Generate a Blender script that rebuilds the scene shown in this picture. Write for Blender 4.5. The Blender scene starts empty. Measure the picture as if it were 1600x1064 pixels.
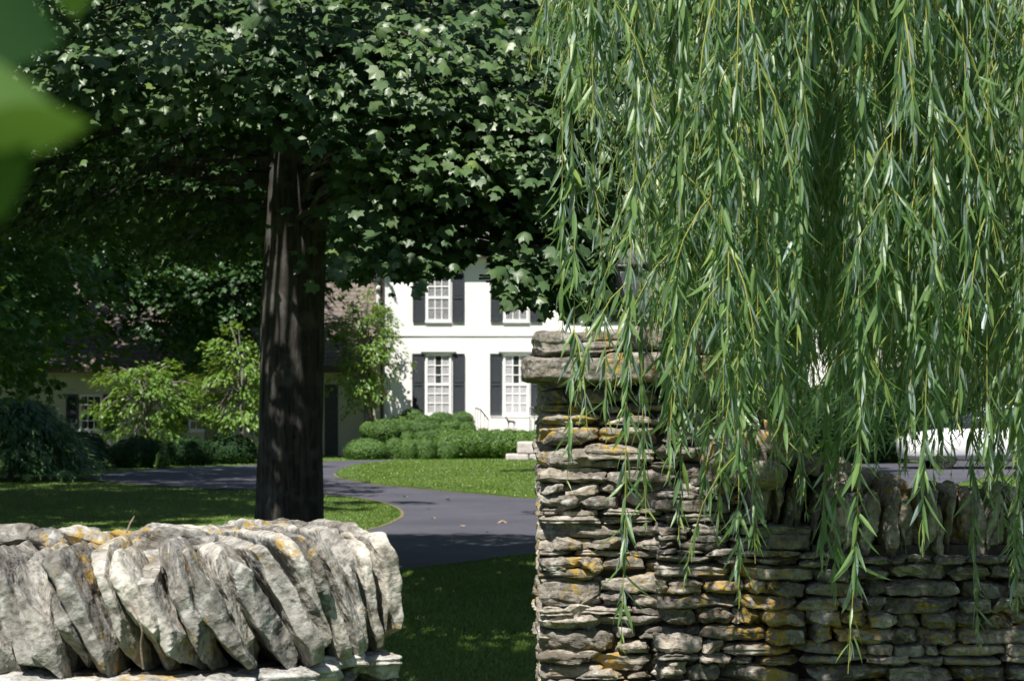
import bpy, math
import numpy as np
from math import radians as R, sin, cos, pi
from mathutils import Vector

# ------------------------------------------------------------------ camera
SC = bpy.context.scene
COL = SC.collection
F = 3332.0            # focal length in photograph pixels (1600 wide)
HY = 626.0            # horizon row
EYE = 1.6
cam_d = bpy.data.cameras.new("camera")
cam = bpy.data.objects.new("camera", cam_d); COL.objects.link(cam)
cam.location = (0, 0, EYE); cam.rotation_euler = (R(90), 0, 0)
cam_d.sensor_width = 36; cam_d.lens = 36 * F / 1600
cam_d.shift_y = (HY - 532) / 1600
cam_d.clip_start = 0.05; cam_d.clip_end = 2000
cam_d.dof.use_dof = True; cam_d.dof.focus_distance = 6.8
cam_d.dof.aperture_fstop = 12.5
SC.camera = cam
# ------------------------------------------------------------------ light
SUN_EL, SUN_AZ = 57.0, 22.0      # azimuth: light travels forward, this many degrees to the right
w = bpy.data.worlds.new("World"); SC.world = w; w.use_nodes = True
nt = w.node_tree; nt.nodes.clear()
sky = nt.nodes.new("ShaderNodeTexSky"); sky.sky_type = 'NISHITA'; sky.sun_disc = False
sky.sun_elevation = R(SUN_EL); sky.sun_rotation = R(180 + SUN_AZ)
sky.air_density = 1.0; sky.dust_density = 0.6; sky.ozone_density = 1.0
bg = nt.nodes.new("ShaderNodeBackground"); bg.inputs[1].default_value = 0.06
wo = nt.nodes.new("ShaderNodeOutputWorld")
nt.links.new(sky.outputs[0], bg.inputs[0]); nt.links.new(bg.outputs[0], wo.inputs[0])
sl = bpy.data.lights.new("sun", 'SUN'); sl.energy = 5.0; sl.angle = R(0.5); sl.color = (1, .955, .89)
so = bpy.data.objects.new("sun", sl); COL.objects.link(so)
Ld = Vector((sin(R(SUN_AZ)) * cos(R(SUN_EL)), cos(R(SUN_AZ)) * cos(R(SUN_EL)), -sin(R(SUN_EL))))
so.rotation_euler = Ld.to_track_quat('-Z', 'Y').to_euler(); so.location = (0, -5, 30)
SC.view_settings.view_transform = 'Standard'; SC.view_settings.look = 'None'
SC.view_settings.exposure = 0.75; SC.view_settings.gamma = 1
SC.cycles.max_bounces = 6; SC.cycles.diffuse_bounces = 3; SC.cycles.transmission_bounces = 4
SC.cycles.glossy_bounces = 2; SC.cycles.caustics_reflective = False; SC.cycles.caustics_refractive = False
SC.cycles.use_denoising = True

def P(px, py, d): return np.array([(px - 800) / F * d, d, EYE + (HY - py) / F * d])
def G(px, py):
    d = F * EYE / (py - HY); return ((px - 800) / F * d, d)

# ------------------------------------------------------------------ noise
_rs = np.random.RandomState(7)
_perm = np.concatenate([_rs.permutation(256)] * 3)
_grad = _rs.normal(size=(256, 3)); _grad /= np.linalg.norm(_grad, axis=1)[:, None]
def noise(p):
    p = np.asarray(p, float); i = np.floor(p).astype(int); f = p - i; i &= 255
    u = f * f * f * (f * (f * 6 - 15) + 10); out = 0
    for a in (0, 1):
        for b in (0, 1):
            for c in (0, 1):
                h = _perm[_perm[_perm[(i[:, 0] + a) & 255] + ((i[:, 1] + b) & 255)] + ((i[:, 2] + c) & 255)]
                g = _grad[h]
                dd = (g * (f - np.array([a, b, c]))).sum(1)
                wt = (u[:, 0] if a else 1 - u[:, 0]) * (u[:, 1] if b else 1 - u[:, 1]) * (u[:, 2] if c else 1 - u[:, 2])
                out = out + wt * dd
    return out * 1.6
def fbm(p, o=3, lac=2.1, g=.5):
    s = 0; a = 1
    for _ in range(o): s = s + a * noise(p); p = np.asarray(p) * lac + 11.3; a *= g
    return s

# ------------------------------------------------------------------ mesh helpers
class MB:
    """collects geometry for ONE mesh"""
    def __init__(s): s.v = []; s.f = []; s.sz = []; s.r = []; s.n = 0
    def add(s, v, f, r=0.5):
        """v (n,3); f (m,k) array, all faces k-sided"""
        v = np.asarray(v, float); f = np.asarray(f, int)
        s.v.append(v); s.f.append((f + s.n).ravel()); s.sz.append(np.full(len(f), f.shape[1]))
        s.r.append(np.full(len(v), r) if np.isscalar(r) else np.asarray(r)); s.n += len(v)
        return s
    def box(s, x0, x1, y0, y1, z0, z1, r=.5):
        v = [(x, y, z) for x in (x0, x1) for y in (y0, y1) for z in (z0, z1)]
        return s.add(v, [(0, 1, 3, 2), (4, 6, 7, 5), (0, 4, 5, 1), (2, 3, 7, 6), (0, 2, 6, 4), (1, 5, 7, 3)], r)
    def tube(s, pts, rad, k=8, r=.5, cap=True):
        pts = np.asarray(pts, float); n = len(pts); rad = np.broadcast_to(rad, (n,))
        t = np.gradient(pts, axis=0); t /= np.linalg.norm(t, axis=1)[:, None] + 1e-9
        ref = np.array([0, 0, 1.]) if abs(t[:, 2]).mean() < .8 else np.array([1., 0, 0])
        a = np.cross(t, ref); a /= np.linalg.norm(a, axis=1)[:, None] + 1e-9; b = np.cross(t, a)
        th = np.arange(k) * 2 * pi / k
        v = pts[:, None] + rad[:, None, None] * (cos_(th)[None, :, None] * a[:, None] + sin_(th)[None, :, None] * b[:, None])
        i = np.arange(n - 1)[:, None] * k; j = np.arange(k)[None]; j2 = (j + 1) % k
        f = np.stack([i + j, i + j2, i + k + j2, i + k + j], -1).reshape(-1, 4)
        s.add(v.reshape(-1, 3), f, r)
        if cap and k > 3:
            base = s.n - n * k
            for o, rev in ((0, 0), ((n - 1) * k, 1)):
                idx = base + o + np.arange(k); s.f.append(idx[::-1] if rev else idx); s.sz.append(np.array([k]))
        return s
    def lathe(s, c, prof, k=24, r=.5):
        prof = np.asarray(prof, float); th = np.arange(k) * 2 * pi / k
        v = np.stack([c[0] + prof[:, None, 0] * np.cos(th), c[1] + prof[:, None, 0] * np.sin(th), c[2] + prof[:, None, 1] + 0 * th], -1)
        n = len(prof); i = np.arange(n - 1)[:, None] * k; j = np.arange(k)[None]; j2 = (j + 1) % k
        return s.add(v.reshape(-1, 3), np.stack([i + j, i + j2, i + k + j2, i + k + j], -1).reshape(-1, 4), r)
    def build(s, name, mat, parent=None, smooth=False, origin=None, at=None):
        me = bpy.data.meshes.new(name)
        v = np.concatenate(s.v); f = np.concatenate(s.f); sz = np.concatenate(s.sz)
        if origin is not None: v = v - np.asarray(origin)
        if at is not None: origin = at
        me.vertices.add(len(v)); me.vertices.foreach_set("co", v.ravel().astype(np.float32))
        me.loops.add(len(f)); me.loops.foreach_set("vertex_index", f.astype(np.int32))
        me.polygons.add(len(sz)); st = np.concatenate([[0], np.cumsum(sz)[:-1]])
        me.polygons.foreach_set("loop_start", st.astype(np.int32))
        at = me.attributes.new("rnd", 'FLOAT', 'POINT'); at.data.foreach_set("value", np.concatenate(s.r).astype(np.float32))
        me.update(calc_edges=True); me.validate()
        me.polygons.foreach_set("use_smooth", np.full(len(me.polygons), smooth)); me.update()
        me.materials.append(mat)
        o = bpy.data.objects.new(name, me); COL.objects.link(o)
        if origin is not None and parent is None: o.location = origin
        if parent is not None:
            o.parent = parent
            if origin is None: o.location = -parent.location if parent.parent is None else (0, 0, 0)
            else: o.location = Vector(origin) - parent.location
        return o
cos_, sin_ = np.cos, np.sin
def tag(o, label, cat, group=None, kind=None):
    o['label'] = label; o['category'] = cat
    if group: o['group'] = group
    if kind: o['kind'] = kind
    return o
def thing(name, loc, label, cat, group=None):
    o = bpy.data.objects.new(name, None); COL.objects.link(o); o.location = loc; o.empty_display_size = .1
    return tag(o, label, cat, group)
def struct(o): o['kind'] = 'structure'; return o
def unit(v): return v / (np.linalg.norm(v, axis=-1, keepdims=True) + 1e-9)

# ------------------------------------------------------------------ materials
def mat(name):
    m = bpy.data.materials.new(name); m.use_nodes = True; t = m.node_tree
    b = t.nodes["Principled BSDF"]; return m, t, b
def N(t, kind, **kw):
    n = t.nodes.new(kind)
    for k, v in kw.items():
        if k.startswith("i_"):
            key = k[2:]; key = int(key) if key.isdigit() else key
            n.inputs[key].default_value = v
        else: setattr(n, k, v)
    return n
def ramp(t, src, stops, interp='LINEAR'):
    r = t.nodes.new("ShaderNodeValToRGB"); r.color_ramp.interpolation = interp
    e = r.color_ramp.elements
    while len(e) < len(stops): e.new(.5)
    for el, (p, c) in zip(e, stops):
        el.position = p; el.color = (*c, 1) if len(c) == 3 else c
    t.links.new(src, r.inputs[0]); return r.outputs[0]
def mix(t, fac, a, b, mode='MIX'):
    m = t.nodes.new("ShaderNodeMix"); m.data_type = 'RGBA'; m.blend_type = mode
    for sck, val in ((m.inputs[0], fac), (m.inputs[6], a), (m.inputs[7], b)):
        if isinstance(val, (int, float)): sck.default_value = val
        elif isinstance(val, tuple): sck.default_value = (*val, 1)
        else: t.links.new(val, sck)
    return m.outputs[2]
def coord(t, scale=(1, 1, 1)):
    c = t.nodes.new("ShaderNodeNewGeometry"); mp = t.nodes.new("ShaderNodeMapping")
    mp.inputs[3].default_value = scale; t.links.new(c.outputs[0], mp.inputs[0]); return mp.outputs[0]
def tnoise(t, vec, scale, detail=4, rough=.55, dist=0):
    n = N(t, "ShaderNodeTexNoise", i_Scale=scale, i_Detail=detail, i_Roughness=rough, i_Distortion=dist)
    t.links.new(vec, n.inputs[0]); return n.outputs[0]
def bump(t, b, h, strength, dist, prev=None):
    n = N(t, "ShaderNodeBump", i_Strength=strength, i_Distance=dist); t.links.new(h, n.inputs['Height'])
    if prev is not None: t.links.new(prev, n.inputs['Normal'])
    t.links.new(n.outputs[0], b.inputs['Normal']); return n.outputs[0]
def attr(t, name="rnd"):
    a = t.nodes.new("ShaderNodeAttribute"); a.attribute_name = name; return a.outputs['Fac']

def leaf_mat(name, cols, under=None, rough=.42, trans=.28, tcol=(.16, .3, .03), spec=.5, nscale=.6):
    m, t, b = mat(name)
    c = ramp(t, attr(t), [(i / (len(cols) - 1), x) for i, x in enumerate(cols)])
    vec = coord(t)
    c = mix(t, .55, c, ramp(t, tnoise(t, vec, nscale, 2), [(.3, (.6, .66, .62)), (.7, (1.35, 1.25, 1.05))]), 'MULTIPLY')
    if under:
        g = t.nodes.new("ShaderNodeNewGeometry")
        c = mix(t, g.outputs['Backfacing'], c, under)
    t.links.new(c, b.inputs['Base Color']); b.inputs['Roughness'].default_value = rough
    b.inputs['Specular IOR Level'].default_value = spec
    tr = N(t, "ShaderNodeBsdfTranslucent"); tr.inputs[0].default_value = (*tcol, 1)
    ms = N(t, "ShaderNodeMixShader", i_0=trans); out = t.nodes["Material Output"]
    t.links.new(b.outputs[0], ms.inputs[1]); t.links.new(tr.outputs[0], ms.inputs[2]); t.links.new(ms.outputs[0], out.inputs[0])
    return m
M = {}
M['maple'] = leaf_mat("maple_leaf", [(.034, .072, .03), (.055, .104, .042), (.075, .13, .05), (.115, .175, .05)], rough=.43, trans=.16, tcol=(.09, .2, .02))
M['willow'] = leaf_mat("willow_leaf", [(.06, .12, .045), (.085, .165, .055), (.125, .215, .065), (.21, .29, .07)], under=(.34, .44, .4), rough=.42, trans=.34, tcol=(.24, .42, .08), nscale=2.)
M['mid'] = leaf_mat("mid_leaf", [(.03, .08, .024), (.05, .125, .034), (.08, .17, .04)], trans=.28)
M['bright'] = leaf_mat("bright_leaf", [(.07, .15, .02), (.11, .21, .03), (.16, .26, .04)], trans=.3, tcol=(.3, .42, .05))
M['far'] = leaf_mat("far_leaf", [(.02, .055, .018), (.032, .08, .022), (.05, .11, .03)], trans=.15, nscale=.3)
M['box'] = leaf_mat("boxwood_leaf", [(.03, .085, .015), (.05, .12, .02), (.075, .15, .025)], trans=.15, nscale=1.5)
M['boxpad'] = leaf_mat("evergreen_leaf", [(.05, .12, .018), (.075, .16, .025), (.1, .19, .03)], rough=.6, trans=.08, nscale=1.)
M['hedge_shade'] = leaf_mat("shaded_hedge_leaf", [(.012, .038, .012), (.018, .052, .015), (.028, .07, .02)], rough=.75, spec=.2, trans=.1, nscale=1.5)  # hedge leaf colour darkened to stand in for shade on the hedges
M['boxlight'] = leaf_mat("hedge_leaf", [(.05, .12, .015), (.08, .17, .02), (.12, .21, .03)], trans=.2, nscale=1.5)
M['conifer'] = leaf_mat("conifer_frond", [(.08, .16, .065), (.1, .2, .08), (.13, .24, .11)], trans=.12)
M['near'] = leaf_mat("near_leaf", [(.02, .06, .018), (.05, .12, .025), (.12, .2, .05)], rough=.6, spec=.15, trans=.3, tcol=(.12, .24, .03), nscale=8)
M['grass'] = leaf_mat("grass_blade", [(.065, .14, .015), (.095, .19, .022), (.14, .22, .03), (.2, .22, .06)], trans=.25, nscale=.8)
M['yellowtwig'], t, b = mat("willow_stem"); b.inputs['Base Color'].default_value = (.28, .28, .06, 1); b.inputs['Roughness'].default_value = .5
def plain(name, c, rough=.6, metal=0, bscale=None, bs=.3, var=.2):
    m, t, b = mat(name); v = coord(t)
    n = tnoise(t, v, bscale or 6, 5)
    lo = tuple(x * (1 - var) for x in c); hi = tuple(min(1, x * (1 + var)) for x in c)
    t.links.new(ramp(t, n, [(.3, lo), (.7, hi)]), b.inputs['Base Color'])
    b.inputs['Roughness'].default_value = rough; b.inputs['Metallic'].default_value = metal
    if bs: bump(t, b, tnoise(t, v, (bscale or 6) * 6, 4), bs, .01)
    return m
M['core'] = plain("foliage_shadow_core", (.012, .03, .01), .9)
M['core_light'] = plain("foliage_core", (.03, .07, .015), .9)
M['paint'] = plain("white_paint", (.8, .8, .78), .45, var=.03, bs=.05)
M['shutter'] = plain("shutter_paint", (.028, .036, .045), .5, var=.15, bs=.05)
M['iron'] = plain("black_iron", (.02, .02, .022), .45, var=.2, bs=.1)
M['rust'] = plain("brown_metal", (.06, .04, .03), .5, var=.3, bs=.1)
M['limeblock'] = plain("cut_stone", (.5, .46, .42), .85, bscale=9, var=.2)
M['curtain'] = plain("curtain_cloth", (.36, .36, .37), .9, bscale=20, var=.25)
M['gap_shade'] = plain("wall_gap_shade", (.05, .043, .035), .95, bscale=30, var=.5)  # dark backing: shade in the gaps between stones put into its colour
M['carpaint'] = plain("white_car_paint", (.8, .8, .82), .2, var=.01, bs=0)
M['rubber'] = plain("tyre_rubber", (.02, .02, .02), .8, bs=.1)
M['dryleaf'] = plain("dry_leaf", (.3, .22, .13), .7, var=.4)
M['twig'] = plain("dry_twig", (.22, .16, .12), .8, bscale=40, var=.4)
m, t, b = mat("dark_glass"); b.inputs['Base Color'].default_value = (.03, .035, .04, 1); b.inputs['Roughness'].default_value = .06; M['glass'] = m
m, t, b = mat("clear_glass"); b.inputs['Base Color'].default_value = (.9, .95, 1, 1); b.inputs['Roughness'].default_value = .03
b.inputs['Transmission Weight'].default_value = .9; b.inputs['IOR'].default_value = 1.2; M['clear'] = m

def stone_mat(name, base, lichen=.5, pale=.4):
    m, t, b = mat(name); v = coord(t); r = attr(t)
    c = ramp(t, r, [(0, tuple(x * .5 for x in base)), (.35, tuple(x * .85 for x in base)), (.7, tuple(x * 1.15 for x in base)), (1, (base[0] * 1.55, base[1] * 1.5, base[2] * 1.42))])
    n1 = tnoise(t, v, 14, 6, .62); n2 = tnoise(t, v, 60, 5, .6); n3 = tnoise(t, v, 5.5, 3, .5)
    c = mix(t, .9, c, ramp(t, n1, [(.3, (.36, .34, .3)), (.5, (1, .97, .92)), (.7, (1.65, 1.62, 1.55))]), 'MULTIPLY')
    c = mix(t, .6, c, ramp(t, n2, [(.36, (.3, .28, .25)), (.5, (1, 1, 1)), (.75, (1.35, 1.35, 1.3))]), 'MULTIPLY')
    # brown staining
    c = mix(t, ramp(t, n3, [(.5, (0, 0, 0)), (.68, (.55, .55, .55))]), c, (.13, .105, .075), 'MIX')
    # pale crust
    n4 = tnoise(t, v, 22, 4, .6, .6)
    c = mix(t, ramp(t, n4, [(.6 - .1 * pale, (0, 0, 0)), (.74 - .1 * pale, (.6, .6, .6))]), c, (.52, .52, .49))
    # ochre lichen: patches broken by fine noise
    a1 = tnoise(t, v, 4.3, 2, .5); a2 = tnoise(t, v, 42, 4, .65)
    mm = N(t, "ShaderNodeMath", operation='MULTIPLY'); t.links.new(a1, mm.inputs[0]); t.links.new(a2, mm.inputs[1])
    c = mix(t, ramp(t, mm.outputs[0], [(.335 - .045 * lichen, (0, 0, 0)), (.385 - .045 * lichen, (.85, .85, .85))]), c, (.36, .235, .045))
    t.links.new(c, b.inputs['Base Color']); b.inputs['Roughness'].default_value = .92; b.inputs['Specular IOR Level'].default_value = .2
    q = bump(t, b, n1, .7, .018); q = bump(t, b, n2, .6, .006, q)
    vo = N(t, "ShaderNodeTexVoronoi", i_Scale=38.); t.links.new(v, vo.inputs[0])
    q = bump(t, b, ramp(t, vo.outputs[0], [(0, (0, 0, 0)), (.3, (1, 1, 1))]), .35, .006, q)
    return m
M['stone_l'] = stone_mat("coping_limestone", (.27, .265, .25), .08, .6)
M['stone_r'] = stone_mat("wall_limestone", (.225, .208, .188), .6, .4)
M['stone_lo'] = stone_mat("pale_limestone", (.34, .34, .33), .0, .8)
# bark
m, t, b = mat("maple_bark"); v = coord(t, (1, 1, .16))
n1 = tnoise(t, v, 26, 5, .6, .4); n2 = tnoise(t, coord(t), 5, 3)
c = ramp(t, n1, [(.35, (.013, .011, .009)), (.5, (.033, .029, .025)), (.7, (.072, .064, .055))])
c = mix(t, ramp(t, n2, [(.5, (0, 0, 0)), (.7, (.5, .5, .5))]), c, (.13, .13, .12)); t.links.new(c, b.inputs[0]); b.inputs['Roughness'].default_value = .95
q = bump(t, b, n1, 1, .03); bump(t, b, tnoise(t, coord(t, (1, 1, .3)), 90, 4), .5, .006, q); M['bark'] = m
m, t, b = mat("grey_bark"); v = coord(t, (1, 1, .3)); n1 = tnoise(t, v, 14, 5)
t.links.new(ramp(t, n1, [(.3, (.07, .06, .05)), (.7, (.24, .22, .2))]), b.inputs[0]); b.inputs['Roughness'].default_value = .95; bump(t, b, n1, .8, .02); M['greybark'] = m
# lawn
m, t, b = mat("lawn_turf"); v = coord(t)
c = ramp(t, tnoise(t, v, .5, 5), [(.36, (.065, .13, .014)), (.55, (.095, .175, .02)), (.75, (.14, .2, .032))])
c = mix(t, .7, c, ramp(t, tnoise(t, coord(t, (1, .35, 1)), 22, 4, .7), [(.3, (.45, .5, .4)), (.55, (1, 1, 1)), (.75, (1.5, 1.4, 1.2))]), 'MULTIPLY')
t.links.new(c, b.inputs[0]); b.inputs['Roughness'].default_value = .9; bump(t, b, tnoise(t, v, 40, 4, .7), 1, .04); M['lawn'] = m
# asphalt
m, t, b = mat("asphalt"); v = coord(t)
c = ramp(t, tnoise(t, v, .7, 6, .65), [(.3, (.05, .05, .066)), (.5, (.065, .065, .084)), (.7, (.084, .083, .103))])
c = mix(t, .5, c, ramp(t, tnoise(t, v, 90, 3, .7), [(.3, (.6, .6, .6)), (.7, (1.4, 1.4, 1.4))]), 'MULTIPLY')
t.links.new(c, b.inputs[0]); b.inputs['Roughness'].default_value = .8; bump(t, b, tnoise(t, v, 120, 3, .8), .5, .006); M['asphalt'] = m
# white painted brick
m, t, b = mat("white_brick"); v = coord(t); br = N(t, "ShaderNodeTexBrick", i_Scale=1.)
mp = t.nodes.new("ShaderNodeMapping"); mp.inputs[2].default_value = (R(90), 0, 0); t.links.new(v, mp.inputs[0]); t.links.new(mp.outputs[0], br.inputs[0])
br.inputs['Brick Width'].default_value = .22; br.inputs['Row Height'].default_value = .075; br.inputs['Mortar Size'].default_value = .006
c = ramp(t, tnoise(t, v, 1.3, 4), [(.3, (.72, .71, .67)), (.7, (.8, .79, .76))]); t.links.new(c, b.inputs[0])
b.inputs['Roughness'].default_value = .7; q = bump(t, b, br.outputs['Fac'], -.6, .008); bump(t, b, tnoise(t, v, 25, 3), .2, .008, q); M['brick'] = m
m2 = m.copy(); m2.name = "cream_brick"; M['cream'] = m2
for n in m2.node_tree.nodes:
    if n.type == 'VALTORGB': n.color_ramp.elements[0].color = (.5, .47, .38, 1); n.color_ramp.elements[1].color = (.6, .565, .47, 1)
def shingle(name, a, bcol):
    m, t, b = mat(name); g = t.nodes.new("ShaderNodeNewGeometry")
    mp = t.nodes.new("ShaderNodeMapping"); mp.inputs[2].default_value = (R(90), 0, 0); t.links.new(g.outputs[0], mp.inputs[0])
    br = N(t, "ShaderNodeTexBrick", i_Scale=1.); t.links.new(mp.outputs[0], br.inputs[0])
    br.inputs['Brick Width'].default_value = .3; br.inputs['Row Height'].default_value = .13; br.inputs['Mortar Size'].default_value = .01
    br.inputs['Color1'].default_value = (*a, 1); br.inputs['Color2'].default_value = (*bcol, 1); br.inputs['Mortar'].default_value = (.04, .035, .03, 1)
    c = mix(t, .5, br.outputs[0], ramp(t, tnoise(t, g.outputs[0], 2, 4), [(.3, (.7, .7, .7)), (.7, (1.2, 1.2, 1.2))]), 'MULTIPLY')
    t.links.new(c, b.inputs[0]); b.inputs['Roughness'].default_value = .9; bump(t, b, br.outputs['Fac'], -.6, .02); return m
M['roof_main'] = shingle("grey_shingle", (.13, .115, .105), (.19, .17, .155))
M['roof_wing'] = shingle("brown_shingle", (.125, .1, .085), (.175, .145, .12))

# ------------------------------------------------------------------ leaf templates
def tmpl(rows, fold=.25, curl=.0):
    """rows (y, halfwidth) -> verts with mid rib; first and last are tips"""
    v = [(0, rows[0][0], 0)]; f3 = []; f4 = []
    for (y, hw) in rows[1:-1]:
        z = curl * y * y
        v += [(-hw, y, z + fold * hw), (0, y, z), (hw, y, z + fold * hw)]
    v.append((0, rows[-1][0], curl * rows[-1][0] ** 2)); k = len(rows) - 2
    f3 += [(0, 2, 1), (0, 3, 2)]
    for i in range(k - 1):
        a = 1 + 3 * i; f4 += [(a, a + 1, a + 4, a + 3), (a + 1, a + 2, a + 5, a + 4)]
    a = 1 + 3 * (k - 1); e = len(v) - 1; f3 += [(a, a + 1, e), (a + 1, a + 2, e)]
    return np.array(v, float), f3, f4
LANCE = [tmpl([(0, 0), (.18, .048), (.45, .068), (.75, .042), (1, 0)], .35, c) for c in (-.25, -.05, .12, .3)]
OVAL = [tmpl([(0, 0), (.3, .22), (.65, .24), (1, 0)], .3, c) for c in (-.3, -.1)]
FROND = [tmpl([(0, 0), (.4, .09), (.8, .06), (1, 0)], .2, c) for c in (-.35, -.1)]
def maple_tmpl(droop, fold):
    ang = [0, 16, 33, 52, 72, 92, 112, 138, 162]; rad = [.6, .47, .42, .6, .43, .52, .42, .36, .2]
    # tip angle 0 along +y, centre at (0,.42)
    pts = [(0, .40 + .62)]
    R_ = [(r * sin(R(a)), .40 + r * cos(R(a))) for a, r in list(zip(ang, rad))[1:]]
    L_ = [(-x, y) for x, y in R_]
    out = pts + R_ + [(0, .28)] + L_[::-1]
    v = [(0, .40, 0)] + [(x, y, fold * abs(x) - droop * ((y - .4) ** 2 + x * x)) for x, y in out]
    n = len(out); f3 = [(0, 1 + (i + 1) % n, 1 + i) for i in range(n)]
    return np.array(v, float), f3, []
MAPLE = [maple_tmpl(.35, .12), maple_tmpl(.9, -.25), maple_tmpl(.2, .4), maple_tmpl(.6, -.45)]
def small_maple(droop):
    out = [(0, 1), (.18, .7), (.5, .72), (.3, .42), (.4, .12), (0, .15), (-.4, .12), (-.3, .42), (-.5, .72), (-.18, .7)]
    v = [(0, .45, 0)] + [(x, y, -droop * (x * x + (y - .4) ** 2)) for x, y in out]; n = len(out)
    return np.array(v, float), [(0, 1 + (i + 1) % n, 1 + i) for i in range(n)], []
SMAPLE = [small_maple(.5), small_maple(.2)]
def put_leaves(mb, tm, pos, dirs, nrm, size, rnd, rs):
    pos = np.asarray(pos); D = unit(np.asarray(dirs)); X = unit(np.cross(D, nrm)); Nn = np.cross(X, D)
    size = np.broadcast_to(size, (len(pos),)); which = rs.randint(len(tm), size=len(pos))
    for k, (tv, f3, f4) in enumerate(tm):
        s = which == k
        if not s.any(): continue
        n = s.sum(); nv = len(tv)
        V = pos[s][:, None] + size[s][:, None, None] * (tv[None, :, 0:1] * X[s][:, None] + tv[None, :, 1:2] * D[s][:, None] + tv[None, :, 2:3] * Nn[s][:, None])
        off = (np.arange(n) * nv)[:, None, None]
        rr = np.repeat(rnd[s], nv)
        base = mb.n
        mb.v.append(V.reshape(-1, 3)); mb.r.append(rr); mb.n += n * nv
        for ff in (f3, f4):
            if ff:
                fa = (np.array(ff)[None] + off).reshape(-1, len(ff[0])) + base
                mb.f.append(fa.ravel()); mb.sz.append(np.full(len(fa), fa.shape[1]))

# ------------------------------------------------------------------ SETTING: ground
def catmull(pts, n=8, closed=False):
    p = np.array(pts, float); m = len(p); out = []
    rng = range(m) if closed else range(m - 1)
    for i in rng:
        g = lambda j: p[j % m] if closed else p[min(max(j, 0), m - 1)]
        a, b_, c, d = g(i - 1), g(i), g(i + 1), g(i + 2)
        for k in range(n):
            u = k / n; out.append(.5 * ((2 * b_) + (c - a) * u + (2 * a - 5 * b_ + 4 * c - d) * u * u + (3 * b_ - a - 3 * c + d) * u ** 3))
    if not closed: out.append(p[-1])
    return np.array(out)
gb = MB(); gb.add([(-600, -60, 0), (600, -60, 0), (600, 900, 0), (-600, 900, 0)], [(0, 1, 2, 3)])
struct(gb.build("lawn", M['lawn']))
near_edge = [(-500, 1080), (-100, 990), (300, 935), (450, 915), (617, 893), (720, 880), (838, 865), (1000, 852), (1150, 832), (1300, 800), (1400, 775), (1480, 758), (1600, 741), (1900, 724)]
far_edge = [(1900, 715), (1600, 719.5), (1345, 723.5), (1100, 722), (838, 718.6), (640, 718.6), (545, 720), (500, 722), (395, 727), (300, 730), (200, 737), (128, 746)]
left_edge = [(128, 747.5), (180, 755), (300, 763), (395, 766.5), (500, 774), (560, 779), (605, 789), (625, 800), (617, 813), (560, 832), (400, 860), (0, 900), (-500, 960)]
def gpath(l): return [G(*q) for q in l]
NE, FE, LE = catmull(gpath(near_edge)), catmull(gpath(far_edge)), catmull(gpath(left_edge))
drive_poly = np.concatenate([NE, FE, LE])
def sheet(poly, z, th=0):
    mb = MB(); n = len(poly); v = np.c_[poly, np.full(n, z)]
    mb.v.append(v); mb.r.append(np.full(n, .5)); mb.f.append(np.arange(n)); mb.sz.append(np.array([n])); mb.n = n
    if th:
        mb.v.append(np.c_[poly, np.full(n, z - th)]); mb.r.append(np.full(n, .5)); mb.n += n
        i = np.arange(n); j = (i + 1) % n; q = np.stack([i, i + n, j + n, j], 1); mb.f.append(q.ravel()); mb.sz.append(np.full(n, 4))
    return mb
struct(sheet(drive_poly, .012).build("driveway", M['asphalt']))
isl = catmull(gpath([(525, 741), (535, 748), (580, 756.5), (650, 764), (740, 772), (838, 780), (1000, 782), (1150, 772), (1240, 755), (1230, 742), (1100, 732), (838, 721), (640, 721), (565, 727), (535, 735)]), 8, True)
struct(sheet(isl, .045, .06).build("lawn_island", M['lawn']))
# tan dead-grass rim along the asphalt
def rim(path, wd, z, sgn=1):
    mb = MB(); p = np.asarray(path); tn = np.gradient(p, axis=0); tn = unit(tn); nn = np.c_[-tn[:, 1], tn[:, 0]] * sgn
    wv = wd * (.7 + .6 * np.abs(noise(np.c_[p * 3, np.zeros(len(p))])))
    a = np.c_[p, np.full(len(p), z)]; b_ = np.c_[p + nn * wv[:, None], np.full(len(p), z)]
    v = np.concatenate([a, b_]); n = len(p); i = np.arange(n - 1)
    return mb.add(v, np.stack([i, i + 1, i + 1 + n, i + n], 1))
M['deadgrass'] = plain("dead_grass", (.16, .14, .06), .9, bscale=20, var=.4)
struct(rim(isl[:56], .06, .0165, -1).build("dead_grass_edge", M['deadgrass']))
struct(rim(LE, .055, .016, 1).build("dead_grass_edge", M['deadgrass']))

# grass blades in the lawns near enough to read as grass
def inside(poly, p):
    x, y = p[:, 0], p[:, 1]; c = np.zeros(len(p), bool); n = len(poly); j = n - 1
    for i in range(n):
        xi, yi = poly[i]; xj, yj = poly[j]
        c ^= ((yi > y) != (yj > y)) & (x < (xj - xi) * (y - yi) / (yj - yi + 1e-12) + xi); j = i
    return c
rs = np.random.RandomState(3)
def blades(n, px0, px1, d0, d1, power=1.):
    d = (d0 ** (1 - power) + rs.rand(n) * (d1 ** (1 - power) - d0 ** (1 - power))) ** (1 / (1 - power)) if power != 1 else d0 * (d1 / d0) ** rs.rand(n)
    px = px0 + rs.rand(n) * (px1 - px0); return np.c_[(px - 800) / F * d, d]
pp = np.concatenate([blades(130000, 560, 870, 10, 60), blades(120000, -300, 650, 20, 60), blades(50000, 1200, 1750, 18, 60)])
ind = inside(drive_poly, pp); ini = inside(isl, pp); keep = ~ind | ini; pp = pp[keep]; zz = np.where(ini[keep], .045, 0.)
n = len(pp); gm = MB(); th = rs.rand(n) * 2 * pi
h = (.018 + .02 * rs.rand(n)) * (1 + .5 * noise(np.c_[pp * .8, np.zeros(n)])); hw = .0022 + .00016 * pp[:, 1]
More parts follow.
